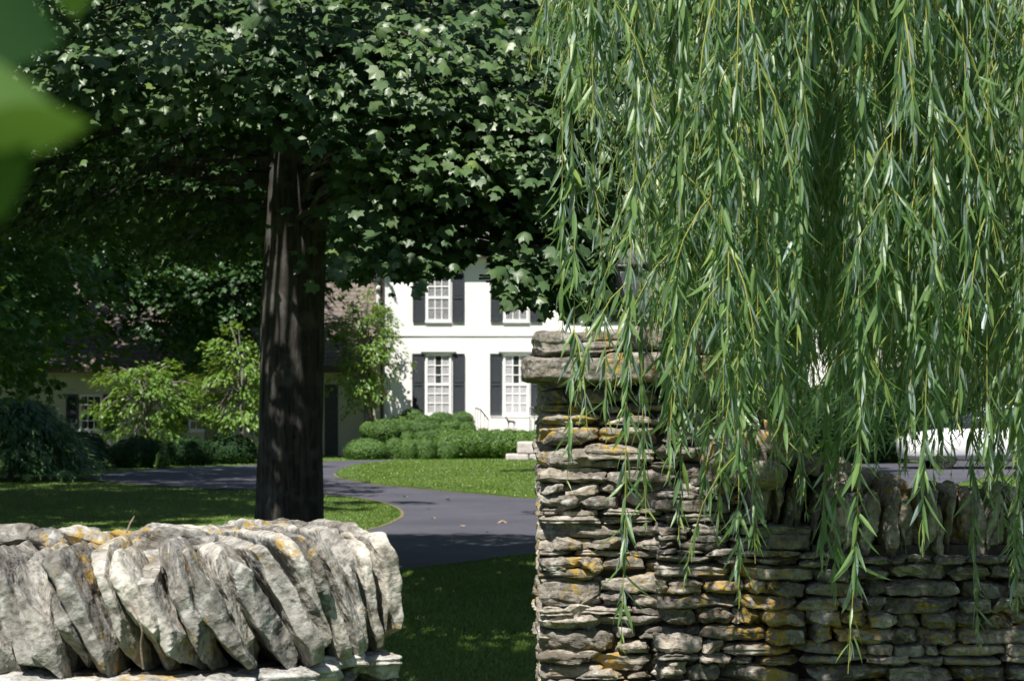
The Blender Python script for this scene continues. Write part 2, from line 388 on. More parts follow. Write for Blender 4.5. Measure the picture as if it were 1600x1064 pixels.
ax = np.c_[np.cos(th), np.sin(th), 0 * th]; base = np.c_[pp, zz - .004]
lean = rs.normal(size=(n, 3)) * .016; lean[:, 2] = 0
v = np.stack([base - ax * hw[:, None], base + ax * hw[:, None], base + lean + np.c_[0 * h, 0 * h, h]], 1)
gm.add(v.reshape(-1, 3), np.arange(3 * n).reshape(-1, 3), np.repeat(rs.rand(n), 3))
g = gm.build("grass", M['grass']); tag(g, "short mown green grass covering the lawns around the driveway", "grass", kind='stuff')

# ------------------------------------------------------------------ stones
def cube_template(k):
    g_ = np.linspace(-1, 1, k + 1); d = {}; vs = []; fs = []
    def vid(p):
        key = tuple(np.round(p, 6))
        if key not in d: d[key] = len(vs); vs.append(p)
        return d[key]
    for ax_ in range(3):
        for sg in (-1, 1):
            for i in range(k):
                for j in range(k):
                    q = []
                    for (a, b_) in ((i, j), (i + 1, j), (i + 1, j + 1), (i, j + 1)):
                        p = [0, 0, 0]; p[ax_] = sg; p[(ax_ + 1) % 3] = g_[a]; p[(ax_ + 2) % 3] = g_[b_]; q.append(vid(tuple(p)))
                    fs.append(q if sg > 0 else q[::-1])
    return np.array(vs, float), np.array(fs)
CT = {k: cube_template(k) for k in (6, 8, 10, 12, 14, 22, 30)}
def stone(mb, c, half, rs, k=8, pw=5, cuts=8, cut=(.72, 1.15), amp=.12, nf=2.2, rot=0, lean=0, tw=0, rnd=None, fine=.02, ledge=0):
    """one faceted, weathered stone; half = half sizes; lean tilts it in the x-z plane, rot about z"""
    v, f = CT[k]; q = v / (np.abs(v) ** pw).sum(1)[:, None] ** (1 / pw)
    for _ in range(cuts):
        n_ = rs.normal(size=3); n_ /= np.linalg.norm(n_); d = rs.uniform(*cut) * (1 + .35 * (np.abs(n_).sum() - 1))
        s = q @ n_ - d; q = q - np.outer(np.maximum(s, 0), n_)
    half = np.asarray(half, float); o = rs.rand(3) * 50; m = half.min(); g_ = (half.prod()) ** (1 / 3.)
    q = q * half
    u = q / np.linalg.norm(q / half, axis=1)[:, None]; un = unit(q / half ** 1.3)
    nn = fbm(q / g_ * nf * .5 + o, 3); q = q + un * (nn * amp * m)[:, None]
    nn = noise(q / .03 + o); nn2 = noise(q / .011 + o); q = q + un * ((nn + .5 * nn2) * fine * g_)[:, None]
    if ledge:   # bedding planes: thin steps on the sides
        st = np.sin(q[:, 2] / half[2] * 6 + 2.5 * noise(q / .15 + o) + o[0]); q[:, :2] += un[:, :2] * (np.sign(st) * np.abs(st) ** .4 * ledge)[:, None]
    if tw: q[:, 0] += tw * np.sin((q[:, 2] / half[2]) * 1.6 + o[1]) 
    cl, sl_ = cos(lean), sin(lean); q = np.c_[q[:, 0] * cl + q[:, 2] * sl_, q[:, 1], -q[:, 0] * sl_ + q[:, 2] * cl]
    cr, sr = cos(rot), sin(rot); q = np.c_[q[:, 0] * cr - q[:, 1] * sr, q[:, 0] * sr + q[:, 1] * cr, q[:, 2]]
    mb.add(q + np.asarray(c), f, rs.rand() if rnd is None else rnd)

def courses(mb, rs, L, z0, z1, place, hmin=.035, hmax=.085, lmin=.08, lmax=.34, k=8, big=.12, depth=.11, endk=0, flat=.0, right_jag=0, amp=.16):
    """fills a face of length L between z0 and z1(u) with coursed stones; place(u) -> (x,y,rot)"""
    z = z0; blocked = []; top = z1 if callable(z1) else (lambda u: z1); zmax = max(top(u) for u in np.linspace(0, L, 20))
    while z < zmax:
        hh = rs.uniform(hmin, hmax) if rs.rand() < .75 else rs.uniform(hmin * .65, hmin * 1.1)
        nxt = []; u = rs.uniform(-.02, .0) if not endk else 0.
        while u < L:
            bl = [b_ for b_ in blocked if b_[0] <= u + .02 < b_[1]]
            if bl: u = bl[0][1]; continue
            lim = min([b_[0] for b_ in blocked if b_[0] > u] + [L])
            l = rs.uniform(lmin, lmax) * (1 if rs.rand() < .7 else .5) * (.7 + hh / hmax * .5)
            if lim - (u + l) < lmin * .7: l = lim - u
            l = min(l, lim - u); um = u + l / 2
            if l > .02 and z + hh * .45 < top(um):
                x, y, rot = place(um); h2 = hh
                wob = .014 * noise(np.array([[um * 3, z * 5, 3.]]))[0]
                if rs.rand() < big and l > lmin * 1.2 and z + hh * 2.2 < top(um):
                    h2 = hh + rs.uniform(hmin, hmax) * .8; nxt.append((u, u + l, h2 - hh))
                if h2 > .06 and rs.rand() < .18:   # split into two thin stones
                    a = rs.uniform(.35, .65)
                    for (q0, q1) in ((0, a), (a, 1)):
                        stone(mb, (x, y + rs.uniform(-.008, .012), z + wob + h2 * (q0 + q1) / 2), (l / 2 + .004, depth, h2 * (q1 - q0) / 2 + .001), rs, k, 6, 9, (.7, 1.12), amp=amp, nf=3.2, fine=.03, rot=rot + rs.uniform(-.05, .05), lean=rs.uniform(-.03, .03), ledge=.002)
                else:
                    stone(mb, (x + sin(rot) * 0, y + rs.uniform(-.014, .016), z + wob + h2 / 2), (l / 2 + .004, depth, h2 / 2 + .002), rs, k, rs.choice([4, 6, 9]), 12, (.66, 1.12), amp=amp * rs.uniform(.7, 1.6), nf=3.2, fine=.03, rot=rot + rs.uniform(-.06, .06), lean=rs.uniform(-.05, .05), ledge=.003 if rs.rand() < .5 else 0)
            u += l + .003
        z += hh + .002; blocked = [(a, b_) for a, b_, e in nxt if e > .02]

# --- gate pillar (right)
rs = np.random.RandomState(21)
PX0, PX1, PY = .098, .78, 7.2
pil = thing("gate_pillar", (.44, 7.55, 0), "square dry stacked limestone gate pillar with heavy overhanging cap stones, at the end of the wall under the willow", "stone pillar", None)
pm = MB()
courses(pm, rs, PX1 - PX0, 0.42, 1.665, lambda u: (PX0 + u, PY + .10, 0), k=14, amp=.24, lmax=.26, endk=1, hmin=.028, hmax=.07)
pm.build("pillar_face", M['stone_r'], pil)
sm_ = MB()   # gate-side and rear faces, coarser
courses(sm_, rs, .70, 0.0, 1.665, lambda u: (PX0 + .10, PY + .02 + u, pi / 2), k=6, lmin=.15, lmax=.4, hmin=.05, hmax=.1)
courses(sm_, rs, .68, 0.0, 1.665, lambda u: (PX0 + u, PY + .66, 0), k=6, lmin=.15, lmax=.4, hmin=.05, hmax=.1)
courses(sm_, rs, .70, 0.0, 1.665, lambda u: (PX1 - .09, PY + .02 + u, pi / 2), k=6, lmin=.15, lmax=.4, hmin=.05, hmax=.1)
courses(sm_, rs, .68, 0.0, .42, lambda u: (PX0 + u, PY + .10, 0), k=6, lmin=.15, lmax=.4, hmin=.05, hmax=.1)
sm_.build("side_face", M['stone_r'], pil)
cm = MB(); cm.box(PX0 + .05, PX1 - .05, PY + .06, PY + .72, 0, 1.68); cm.build("dark_backing", M['gap_shade'], pil)
def capstone(x0, x1, y0, y1, z0, z1, **kw):
    mb = MB(); c = ((x0 + x1) / 2, (y0 + y1) / 2, (z0 + z1) / 2)
    stone(mb, (0, 0, 0), ((x1 - x0) / 2, (y1 - y0) / 2, (z1 - z0) / 2), rs, 22, 9, 9, (.9, 1.25), amp=.13, nf=4, fine=.022, lean=kw.get('lean', 0), ledge=kw.get('ledge', 0), rnd=kw.get('rnd', .35))
    mb.build("cap_stone", M['stone_r'], pil, at=c)
capstone(.035, .415, 7.12, 7.98, 1.662, 1.748, lean=.02)
capstone(.30, .55, 7.13, 7.5, 1.66, 1.765, lean=-.02)
capstone(.52, .81, 7.11, 7.98, 1.655, 1.755)
capstone(.10, .30, 7.15, 7.5, 1.745, 1.762, rnd=.1)
capstone(.072, .235, 7.13, 7.7, 1.752, 1.835, ledge=.003)
capstone(.225, .375, 7.14, 7.6, 1.758, 1.80, ledge=.004, lean=-.04)
capstone(.21, .42, 7.16, 7.6, 1.798, 1.838, lean=-.08)
capstone(.37, .60, 7.13, 7.6, 1.765, 1.85)
capstone(.585, .80, 7.13, 7.7, 1.758, 1.848)
capstone(.2, .7, 7.5, 7.95, 1.755, 1.835)

# --- right wall
wr = thing("stone_wall", (2.2, 7.3, 0), "long dry stone wall with upright coping stones, half shaded under the hanging willow, right of the gate pillar", "stone wall", None)
def copz(x):   # height of the coping's underside
    xs = [.5, .72, .86, 1.02, 1.14, 1.4, 9]; zs = [1.30, 1.30, 1.215, 1.13, 1.085, 1.07, 1.06]
    return float(np.interp(x, xs, zs))
WX0, WX1 = .50, 4.6
wm = MB()
courses(wm, rs, 1.45, .48, lambda u: copz(WX0 + u), lambda u: (WX0 + u, 7.24 - .10 * min(1, u / .6), 0), k=12, amp=.26, lmin=.06, lmax=.26, hmin=.024, hmax=.058)
wm.build("wall_face", M['stone_r'], wr)
wm = MB()
courses(wm, rs, 2.6, 0, 1.06, lambda u: (WX0 + 1.45 + u, 7.14, 0), k=6, lmin=.12, lmax=.34, hmin=.05, hmax=.09)
courses(wm, rs, 1.45, 0, .48, lambda u: (WX0 + u, 7.2, 0), k=6, lmin=.12, lmax=.34, hmin=.05, hmax=.09)
courses(wm, rs, 3.7, 0, 1.05, lambda u: (.85 + u, 7.42, 0), k=6, lmin=.15, lmax=.4, hmin=.06, hmax=.1)
wm.build("rear_face", M['stone_r'], wr)
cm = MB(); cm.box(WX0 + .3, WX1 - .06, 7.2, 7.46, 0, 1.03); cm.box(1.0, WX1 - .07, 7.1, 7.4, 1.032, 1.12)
cm.box(.84, 1.04, 7.2, 7.42, 1.033, 1.16); cm.build("dark_backing", M['gap_shade'], wr)
x = .80; ci = 0
while x < WX1:
    th_ = rs.uniform(.032, .066); zb = copz(x + .03); hgt = rs.uniform(.21, .265) + (.03 if x < 1.1 else 0); mb = MB()
    stone(mb, (0, 0, 0), (th_ / 2 + .006, .24, hgt / 2), rs, 22, rs.choice([5, 8]), 14, (.64, 1.06), amp=.45, nf=3, lean=rs.uniform(.05, .22), rot=rs.uniform(-.15, .15), fine=.035, tw=.008)
    mb.build("coping_stone", M['stone_r'], wr, at=(x + th_ / 2, 7.30 + rs.uniform(-.02, .02), zb + hgt / 2 - .01)); x += th_ * .92
# tumbled ramp stones against the pillar
for (px, py, d, s) in ((1150, 668, 7.25, .07), (1185, 690, 7.15, .075), (1215, 705, 7.2, .08), (1140, 715, 7.05, .08), (1175, 738, 7.02, .07), (1250, 722, 7.25, .07), (1290, 738, 7.3, .065), (1160, 655, 7.45, .06), (1330, 752, 7.35, .06), (1205, 675, 7.4, .05), (1245, 700, 7.5, .06), (1375, 758, 7.4, .06)):
    mb = MB(); stone(mb, (0, 0, 0), (s * rs.uniform(.9, 1.4), s * 1.5, s * rs.uniform(.6, .9)), rs, 14, 4, 12, (.6, 1.05), amp=.3, fine=.035, rot=rs.uniform(-.6, .6), lean=rs.uniform(-.1, .5), rnd=rs.uniform(.5, .8))
    mb.build("coping_stone", M['stone_r'], wr, at=P(px, py, d))

# --- left wall: curved in plan
rs = np.random.RandomState(5)
wl = thing("stone_wall", (-.9, 4.7, 0), "sunlit low dry stone wall with big pale leaning coping slabs and orange lichen, left of the gate opening", "stone wall", None)
plan = catmull([((px - 800) / F * d, d) for px, d in ((-900, 4.75), (-500, 4.52), (-150, 4.40), (80, 4.36), (240, 4.36), (345, 4.40), (450, 4.52), (540, 4.70), (590, 4.80), (614, 4.87))], 10)
seg = np.linalg.norm(np.diff(plan, axis=0), axis=1); S = np.concatenate([[0], np.cumsum(seg)]); LT = S[-1]
def onplan(s, inset=0, ka=1.):
    x = np.interp(s, S, plan[:, 0]); y = np.interp(s, S, plan[:, 1]); e = .03
    dx = np.interp(s + e, S, plan[:, 0]) - np.interp(s - e, S, plan[:, 0]); dy = np.interp(s + e, S, plan[:, 1]) - np.interp(s - e, S, plan[:, 1])
    a = math.atan2(dy, dx) * ka; return x - sin(a) * inset, y + cos(a) * inset, a
lm = MB(); u0 = LT - 1.35
courses(lm, rs, 1.34, .70, 1.00, lambda u: onplan(u0 + u + .0, .12, .4), k=14, lmin=.06, lmax=.2, hmin=.035, hmax=.09, amp=.22)
lm.build("wall_face", M['stone_lo'], wl)
lm = MB(); courses(lm, rs, 1.30, 0, .70, lambda u: onplan(u0 + u + .02, .13), k=6, lmin=.12, lmax=.3, hmin=.06, hmax=.1)
courses(lm, rs, LT - 1.35, 0, 1.0, lambda u: onplan(u, .13), k=6, lmin=.12, lmax=.3, hmin=.06, hmax=.1)
courses(lm, rs, LT - .12, 0, 1.0, lambda u: onplan(u, .42), k=6, lmin=.12, lmax=.3, hmin=.06, hmax=.1)
ex, ey, ea = onplan(LT - .08, .02)
lm.build("rear_face", M['stone_lo'], wl)
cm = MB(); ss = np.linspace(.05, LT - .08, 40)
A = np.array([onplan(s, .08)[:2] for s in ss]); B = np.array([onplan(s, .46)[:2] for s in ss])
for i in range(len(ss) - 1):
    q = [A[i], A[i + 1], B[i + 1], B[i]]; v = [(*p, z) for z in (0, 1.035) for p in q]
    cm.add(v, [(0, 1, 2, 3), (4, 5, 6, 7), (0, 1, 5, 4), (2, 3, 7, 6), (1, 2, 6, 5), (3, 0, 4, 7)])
cm.build("dark_backing", M['gap_shade'], wl)
# ledge of flat stones under the coping
s = u0 - .2
while s < LT - .09:
    l = rs.uniform(.09, .2); x, y, a = onplan(min(s + l / 2, LT - l * .5), .135, .4); mb = MB(); t_ = rs.uniform(.012, .02)
    stone(mb, (0, 0, 0), (l / 2 + .012, .135, t_), rs, 14, 7, 7, (.8, 1.15), amp=.35, fine=.02, rot=a + rs.uniform(-.1, .1), ledge=.003, rnd=rs.uniform(.5, .95))
    mb.build("ledge_stone", M['stone_lo'], wl, at=(x, y, 1.012 + rs.uniform(-.004, .012))); s += l * .95
# coping slabs
s = 0.02
while s < LT + .01:
    vis = s > u0 - .1
    th_ = rs.choice([.024, .03, .036, .043, .052]) * rs.uniform(.9, 1.1) if vis else rs.uniform(.07, .11)
    px_ = (onplan(s)[0] / onplan(s)[1]) * F + 800
    lean = np.interp(px_, [-300, 300, 450, 600], [-.5, -.44, -.34, -.14]) + rs.uniform(-.07, .05)
    hgt = rs.uniform(.275, .305) * (1 if lean < -.25 else .95); x, y, a = onplan(min(s + th_ / 2, LT - .02), .235 + rs.uniform(-.014, .014), .4); mb = MB()
    stone(mb, (0, 0, 0), (th_ / 2 + .006, .235, hgt / 2), rs, 30 if vis else 8, rs.choice([5, 6, 8]), 13, (.73, 1.1), amp=.34, nf=2.0, lean=lean, rot=a + rs.uniform(-.07, .07), fine=.02, tw=.012, rnd=rs.uniform(.15, .95))
    mb.build("coping_stone", M['stone_l'], wl, at=(x, y, 1.035 + hgt / 2 * cos(lean) - .012)); s += th_ * 1.24 + .003
# rubble packed along the top behind the slabs
s = .1
while s < LT - .2:
    x, y, a = onplan(s, .44 + rs.uniform(-.03, .03), .4); mb = MB(); r_ = rs.uniform(.045, .07)
    stone(mb, (0, 0, 0), (r_ * 1.2, r_, r_ * rs.uniform(.35, .6)), rs, 14, 4, 12, (.62, 1.1), amp=.35, fine=.035, rot=a + rs.uniform(-.5, .5), lean=rs.uniform(-.25, .2), rnd=rs.uniform(.1, .7))
    mb.build("rubble_stone", M['stone_l'], wl, at=(x, y, 1.285 + rs.uniform(-.012, .012))); s += r_ * 1.7
# twigs lying on the left wall
mb = MB(); q = [P(*a) for a in ((198, 832, 4.42), (203, 818, 4.43), (210, 806, 4.45))]; mb.tube(q, [.0022, .002, .001], 6)
tag(mb.build("dry_twig", M['twig']), "short dark broken twig sticking up between two coping stones of the sunlit wall", "twig")
mb = MB(); q = [P(*a) for a in ((203, 942, 4.2), (213, 960, 4.18), (222, 985, 4.18), (220, 1010, 4.19), (224, 1045, 4.2))]; mb.tube(catmull(q, 5), .0022, 6)
tag(mb.build("dry_twig", M['twig']), "long pale curved dead stem hanging down the face of the leaning coping slabs", "twig")

# ------------------------------------------------------------------ lantern on the pillar
ln = thing("gate_lantern", (*P(1000, 515, 7.45)[:2], 1.84), "dark metal lantern with tapering glass sides and glass dome on top of the stone pillar", "lantern")
lx, ly, lz = ln.location
def fr(z, hw): return [(lx - hw, ly - hw, z), (lx + hw, ly - hw, z), (lx + hw, ly + hw, z), (lx - hw, ly + hw, z)]
zb, zt = lz + .035, lz + .225
mb = MB(); mb.lathe((lx, ly, lz), [(0, 0), (.06, 0), (.06, .008), (.03, .014), (.018, .03), (.045, .036), (.05, .04), (0, .041)]); mb.build("base", M['iron'], ln)
mb = MB(); a, b_ = fr(zb, .045), fr(zt, .082)
for i in range(4): mb.tube([a[i], b_[i]], .0045, 6); mb.tube([b_[i], b_[(i + 1) % 4]], .006, 6); mb.tube([a[i], a[(i + 1) % 4]], .005, 6)
mb.build("lantern_frame", M['iron'], ln)
mb = MB(); a, b_ = fr(zb, .043), fr(zt, .080); mb.add(a + b_, [(i, (i + 1) % 4, 4 + (i + 1) % 4, 4 + i) for i in range(4)]); mb.build("glass_pane", M['clear'], ln)
mb = MB(); mb.lathe((lx, ly, zt), [(.098, 0), (.1, .006), (.095, .011), (.06, .014), (0, .015)], 28); mb.build("rim", M['iron'], ln)
mb = MB(); mb.lathe((lx, ly, zt + .014), [(.072 * cos(a_), .062 * sin(a_)) for a_ in np.linspace(0, pi / 2, 10)], 28); mb.build("glass_dome", M['clear'], ln, smooth=True)
mb = MB(); mb.lathe((lx, ly, zb), [(.012, 0), (.012, .07), (.018, .075), (.02, .11), (.012, .13), (0, .135)], 14); mb.build("burner", M['limeblock'], ln)

# ------------------------------------------------------------------ house
HD = 62.0
def hx(px): return (px - 800) / F * HD
def hz(py): return EYE + (HY - py) / F * HD
hs = thing("house", (2.5, 66, 0), "white painted brick house with dark louvred shutters, brown shingled roofs and a low wing", "house")
X0, X1 = hx(588), hx(1292)
mb = MB(); mb.box(X0, X1, HD, HD + 9, -.1, hz(386)); mb.build("wall", M['brick'], hs)
mb = MB(); mb.box(X0 + .003, X1 - .003, HD - .035, HD - .001, hz(525), hz(521.5)); mb.build("string_course", M['paint'], hs)
def gable(x0, x1, y0, y1, ze, zr, ov, th=.12):
    mb = MB(); ym = (y0 + y1) / 2
    sl = (zr - ze) / (ym - y0)
    pts = [(y0 - ov, ze - ov * sl), (ym, zr), (y1 + ov, ze - ov * sl)]
    v = []
    for x in (x0 - .2, x1 + .2):
        for (y, z) in pts: v += [(x, y, z), (x, y, z + th)]
    f = [(0, 6, 8, 2), (1, 3, 9, 7), (2, 8, 10, 4), (3, 5, 11, 9), (0, 1, 7, 6), (4, 10, 11, 5), (0, 2, 3, 1), (2, 4, 5, 3), (6, 7, 9, 8), (8, 9, 11, 10)]
    mb.add(v, f); return mb
ze = hz(386)
gable(X0, X1, HD, HD + 9, ze, ze + 3.1, .3).build("roof", M['roof_main'], hs)
for x in (X0, X1 - .12):
    mb = MB(); mb.add([(x, HD, ze), (x, HD + 9, ze), (x, HD + 4.5, ze + 3.05), (x + .12, HD, ze), (x + .12, HD + 9, ze), (x + .12, HD + 4.5, ze + 3.05)][:6], [(0, 1, 2), (3, 5, 4), (0, 2, 5, 3), (1, 4, 5, 2)][:2]); mb.add([(x, HD, ze), (x + .12, HD, ze), (x + .12, HD + 4.5, ze + 3.05), (x, HD + 4.5, ze + 3.05)], [(0, 1, 2, 3)]); mb.build("gable_wall", M['brick'], hs)

mb = MB(); mb.box(X0 - .2, X1 + .2, HD - .42, HD - .302, ze - .33, ze - .2); mb.build("gutter", M['rust'], hs)
mb = MB(); mb.box(X0, X1, HD - .25, HD - .002, ze - .38, ze - .2); mb.build("cornice", M['paint'], hs)
# wing
wy = HD + .5; WX0_ = -19.5
mb = MB(); mb.box(WX0_, X0 - .003, wy, wy + 6.2, -.1, 2.78); mb.build("wing_wall", M['cream'], hs)
gable(WX0_, X0 - .21, wy, wy + 6.2, 2.82, 5.1, .45).build("wing_roof", M['roof_wing'], hs)
mb = MB(); mb.box(WX0_, X0 - .01, wy - .58, wy - .46, 2.42, 2.53); mb.build("gutter", M['rust'], hs)
for (px, za, zc, y) in ((597, .2, ze - .3, HD - .08), (578, .1, 2.5, wy - .1)):
    mb = MB(); x = (px - 800) / F * y; mb.tube([(x, y - .25, zc + .05), (x, y, zc - .25), (x, y, 1), (x, y, za)], .05, 8); mb.build("downspout", M['rust'], hs)
mb = MB(); mb.box(hx(505), hx(526), wy - .03, wy - .002, 0, 2.08); dr = mb.build("door", M['shutter'], hs)
mb = MB(); mb.box(hx(523), hx(524.3), wy - .07, wy - .03, .95, 1.07); mb.build("handle", M['rust'], dr)
def window(x0, x1, z0, z1, y, cols, rows, curtain=0, split=None, lintel=True, glass='glass', sh=True, shw=.36):
    fw = .06
    mb = MB(); mb.box(x0, x1, y - .05, y - .002, z0, z0 + fw); mb.box(x0, x1, y - .05, y - .002, z1 - fw, z1)
    mb.box(x0, x0 + fw, y - .047, y - .002, z0 + fw, z1 - fw); mb.box(x1 - fw, x1, y - .047, y - .002, z0 + fw, z1 - fw)
    wn = mb.build("window", M['paint'], hs)
    loc = wn.location.copy()
    def sub(mb, name, m):
        o = mb.build(name, m); o.parent = wn; return o
    mb = MB(); mb.box(x0 + fw, x1 - fw, y - .008, y - .004, z0 + fw, z1 - fw); sub(mb, "pane", M[glass])
    mb = MB()
    for i in range(1, cols):
        xc = x0 + fw + (x1 - x0 - 2 * fw) * i / cols; mb.box(xc - .013, xc + .013, y - .03, y - .009, z0 + fw, z1 - fw)
    for j in range(1, rows):
        zc = z0 + fw + (z1 - z0 - 2 * fw) * j / rows; w_ = .035 if j == rows // 2 else .013
        mb.box(x0 + fw, x1 - fw, y - .034 - (w_ > .02) * .01, y - .0095, zc - w_, zc + w_)
    sub(mb, "muntins", M['paint'])
    if curtain == 1:      # drapes either side plus cafe curtain in the lower sash
        mb = MB(); wd = x1 - x0 - 2 * fw; zc = (z0 + z1) / 2
        for (a, b__, za, zb_) in ((.0, .38, z0 + fw, z1 - fw), (.62, 1, z0 + fw, z1 - fw), (.38, .62, z0 + fw, zc)):
            xs = np.linspace(x0 + fw + a * wd, x0 + fw + b__ * wd, 14); ys = y - .0085 - .006 * np.abs(np.sin(xs * 60))
            v = np.concatenate([np.c_[xs, ys, np.full(14, za)], np.c_[xs, ys, np.full(14, zb_)]]); i = np.arange(13)
            mb.add(v, np.stack([i, i + 1, i + 15, i + 14], 1))
        sub(mb, "curtain", M['curtain'])
    if curtain == 2:      # white slatted blind
        mb = MB(); z = z0 + fw + .02
        while z < z1 - fw: mb.box(x0 + fw + .01, x1 - fw - .01, y - .013, y - .0085, z, z + .032); z += .055
        sub(mb, "blind", M['curtain'])
    if lintel:
        mb = MB(); mb.box(x0 - .08, x1 + .08, y - .12, y - .002, z1 + .003, z1 + .06); mb.box(x0 - .14, x1 + .14, y - .16, y - .003, z1 + .062, z1 + .09); sub(mb, "cornice", M['paint'])
    mb = MB(); mb.box(x0 - .03, x1 + .03, y - .07, y - .003, z0 - .045, z0 - .003); sub(mb, "sill", M['paint'])
    if sh:
        for (a, b__) in ((x0 - shw - .03, x0 - .045), (x1 + .045, x1 + shw + .03)):
            mb = MB(); f_ = .05; zm = (z0 + z1) / 2
            zz0, zz1 = z0 - .02, z1 + .01
            for (p0, p1, q0, q1) in ((a, a + f_, zz0, zz1), (b__ - f_, b__, zz0, zz1), (a + f_, b__ - f_, zz0, zz0 + .09), (a + f_, b__ - f_, zz1 - f_, zz1), (a + f_, b__ - f_, zm - .04, zm + .04)):
                mb.box(p0, p1, y - .065, y - .02, q0, q1)
            z = zz0 + .1
            while z < zz1 - f_ - .03:
                if not zm - .07 < z < zm + .04:
                    mb.add([(a + f_, y - .025, z + .03), (b__ - f_, y - .025, z + .03), (b__ - f_, y - .055, z), (a + f_, y - .055, z)], [(0, 1, 2, 3)])
                z += .042
            mb.box(a + f_, b__ - f_, y - .024, y - .02, zz0 + .09, zz1 - f_)
            mb.build("shutter", M['shutter'], hs)
for i in range(5):
    c = 685 + 121.5 * i
    window(hx(c - 20), hx(c + 20), hz(648), hz(553), HD, 3, 6, 1)
    window(hx(c - 19), hx(c + 19), hz(502), hz(428), HD, 3, 4, 2, lintel=False)
window(hx(119), hx(155), .72, 1.78, wy, 3, 4, 0, lintel=False)
window(hx(291), hx(323), .72, 1.78, wy, 3, 4, 0, lintel=False)
mb = MB(); mb.box(hx(668), hx(690), HD + 4, HD + 4.9, ze + 2.2, ze + 4.3); mb.box(hx(668) - .06, hx(690) + .06, HD + 3.94, HD + 4.96, ze + 4.3, ze + 4.42); mb.build("chimney", M['brick'], hs)
# stoop with steps
st = thing("stoop", (hx(800), 61, 0), "white masonry stoop with steps below the ground floor windows of the white house", "stoop")
mb = MB(); mb.box(hx(764), hx(905), 60.4, 61.98, 0, hz(656) + .03); mb.build("platform", M['brick'], st)
mb = MB()
for k in range(4): mb.box(hx(764) - .28 * (k + 1), hx(764) - .28 * k - .002, 60.5, 61.9, 0, 1.05 - .22 * (k + 1))
mb.build("step", M['limeblock'], st)
def railing(pts, h, label):
    c = np.mean(pts, axis=0); t_ = thing("iron_railing", (c[0], c[1], pts[0][2]), label, "railing", "railings of the stoop")
    p = np.array(pts); up = np.array([0, 0, h])
    mb = MB(); mb.tube(p + up, .022, 6); mb.build("handrail", M['iron'], t_)
    mb = MB()
    for a, b_ in zip(p[:-1], p[1:]):
        n_ = max(2, int(np.linalg.norm(b_ - a) / .13))
        for i in range(n_ + 1): q = a + (b_ - a) * i / n_; mb.tube([q, q + up], .009, 5)
    mb.build("baluster", M['iron'], t_)
railing([(hx(744), 60.45, .6), (hx(752), 60.45, .55), (hx(769), 60.45, .15)], .8, "black iron railing sloping down beside the rounded shrubs, left railing of the stoop")
railing([(hx(827), 60.3, .1), (hx(905), 60.3, .1)], 1.3, "tall level black iron railing in front of the second ground floor window")
# pedestal + little horse statue
hxx = hx(797.5) * 59.8 / 62
mb = MB(); mb.box(hxx - .17, hxx + .17, 59.6, 59.95, 0, .78); mb.box(hxx - .2, hxx + .2, 59.57, 59.98, .78, .84)
tag(mb.build("pedestal", M['limeblock'], origin=(hxx, 59.78, 0)), "small grey stone pedestal standing behind the low hedge under the horse statue", "pedestal")
def skin_obj(name, V, E, rad, m, loc, lvl=2):
    me = bpy.data.meshes.new(name); me.from_pydata(V, E, []); me.materials.append(m)
    o = bpy.data.objects.new(name, me); COL.objects.link(o); o.location = loc
    o.modifiers.new("skin", 'SKIN')
    for i, r_ in enumerate(rad): me.skin_vertices[0].data[i].radius = (r_, r_)
    me.skin_vertices[0].data[0].use_root = True
    s_ = o.modifiers.new("sub", 'SUBSURF'); s_.levels = lvl; s_.render_levels = lvl
    return o
V = [(0, 0, .30), (-.11, 0, .30), (.12, 0, .30), (-.17, 0, .36), (-.21, 0, .45), (-.24, 0, .50), (-.31, 0, .46), (-.23, 0, .535), (.18, 0, .29), (.21, 0, .20), (.2, 0, .12)]
E = [(0, 1), (0, 2), (1, 3), (3, 4), (4, 5), (5, 6), (5, 7), (2, 8), (8, 9), (9, 10)]; rd = [.055, .06, .06, .042, .032, .028, .017, .009, .018, .015, .008]
for (x, yy, kn) in ((-.12, .035, -.13), (-.12, -.035, -.115), (.13, .035, .155), (.13, -.035, .14)):
    b0 = len(V); V += [(x, yy, .24), (kn, yy, .15), (x, yy, .06), (x - .015, yy, .005)]; E += [(1 if x < 0 else 2, b0), (b0, b0 + 1), (b0 + 1, b0 + 2), (b0 + 2, b0 + 3)]; rd += [.03, .017, .013, .016]
V = [tuple(.6 * q for q in p) for p in V]; rd = [.6 * q for q in rd]
tag(skin_obj("horse_statue", V, E, rd, M['iron'], (hxx + .02, 59.78, .84)), "small dark horse statue facing left on its grey pedestal before the stoop", "statue")
# cut stone blocks
for (x0, x1, y0, y1, lab) in ((808, 845, 690, 709, "upper pale cut stone block resting on the two lower blocks beside the hedge"), (790, 826.5, 709, 721, "long low pale stone block lying on the lawn edge, left block of the bottom pair"), (827, 860, 709, 721, "low pale stone block at the lawn edge half hidden by the pillar")):
    d = 57.2; a, b_ = P(x0, y1, d), P(x1, y0, d); mb = MB(); c = ((a[0] + b_[0]) / 2, d + .25, (a[2] + b_[2]) / 2 + (.0))
    stone(mb, (0, 0, 0), ((b_[0] - a[0]) / 2, .25, (b_[2] - a[2]) / 2), np.random.RandomState(x0), 14, 10, 4, (.95, 1.2), amp=.06, fine=.004, rnd=.5)
    tag(mb.build("stone_block", M['limeblock'], at=c), lab, "stone block", "cut stone blocks by the hedge")

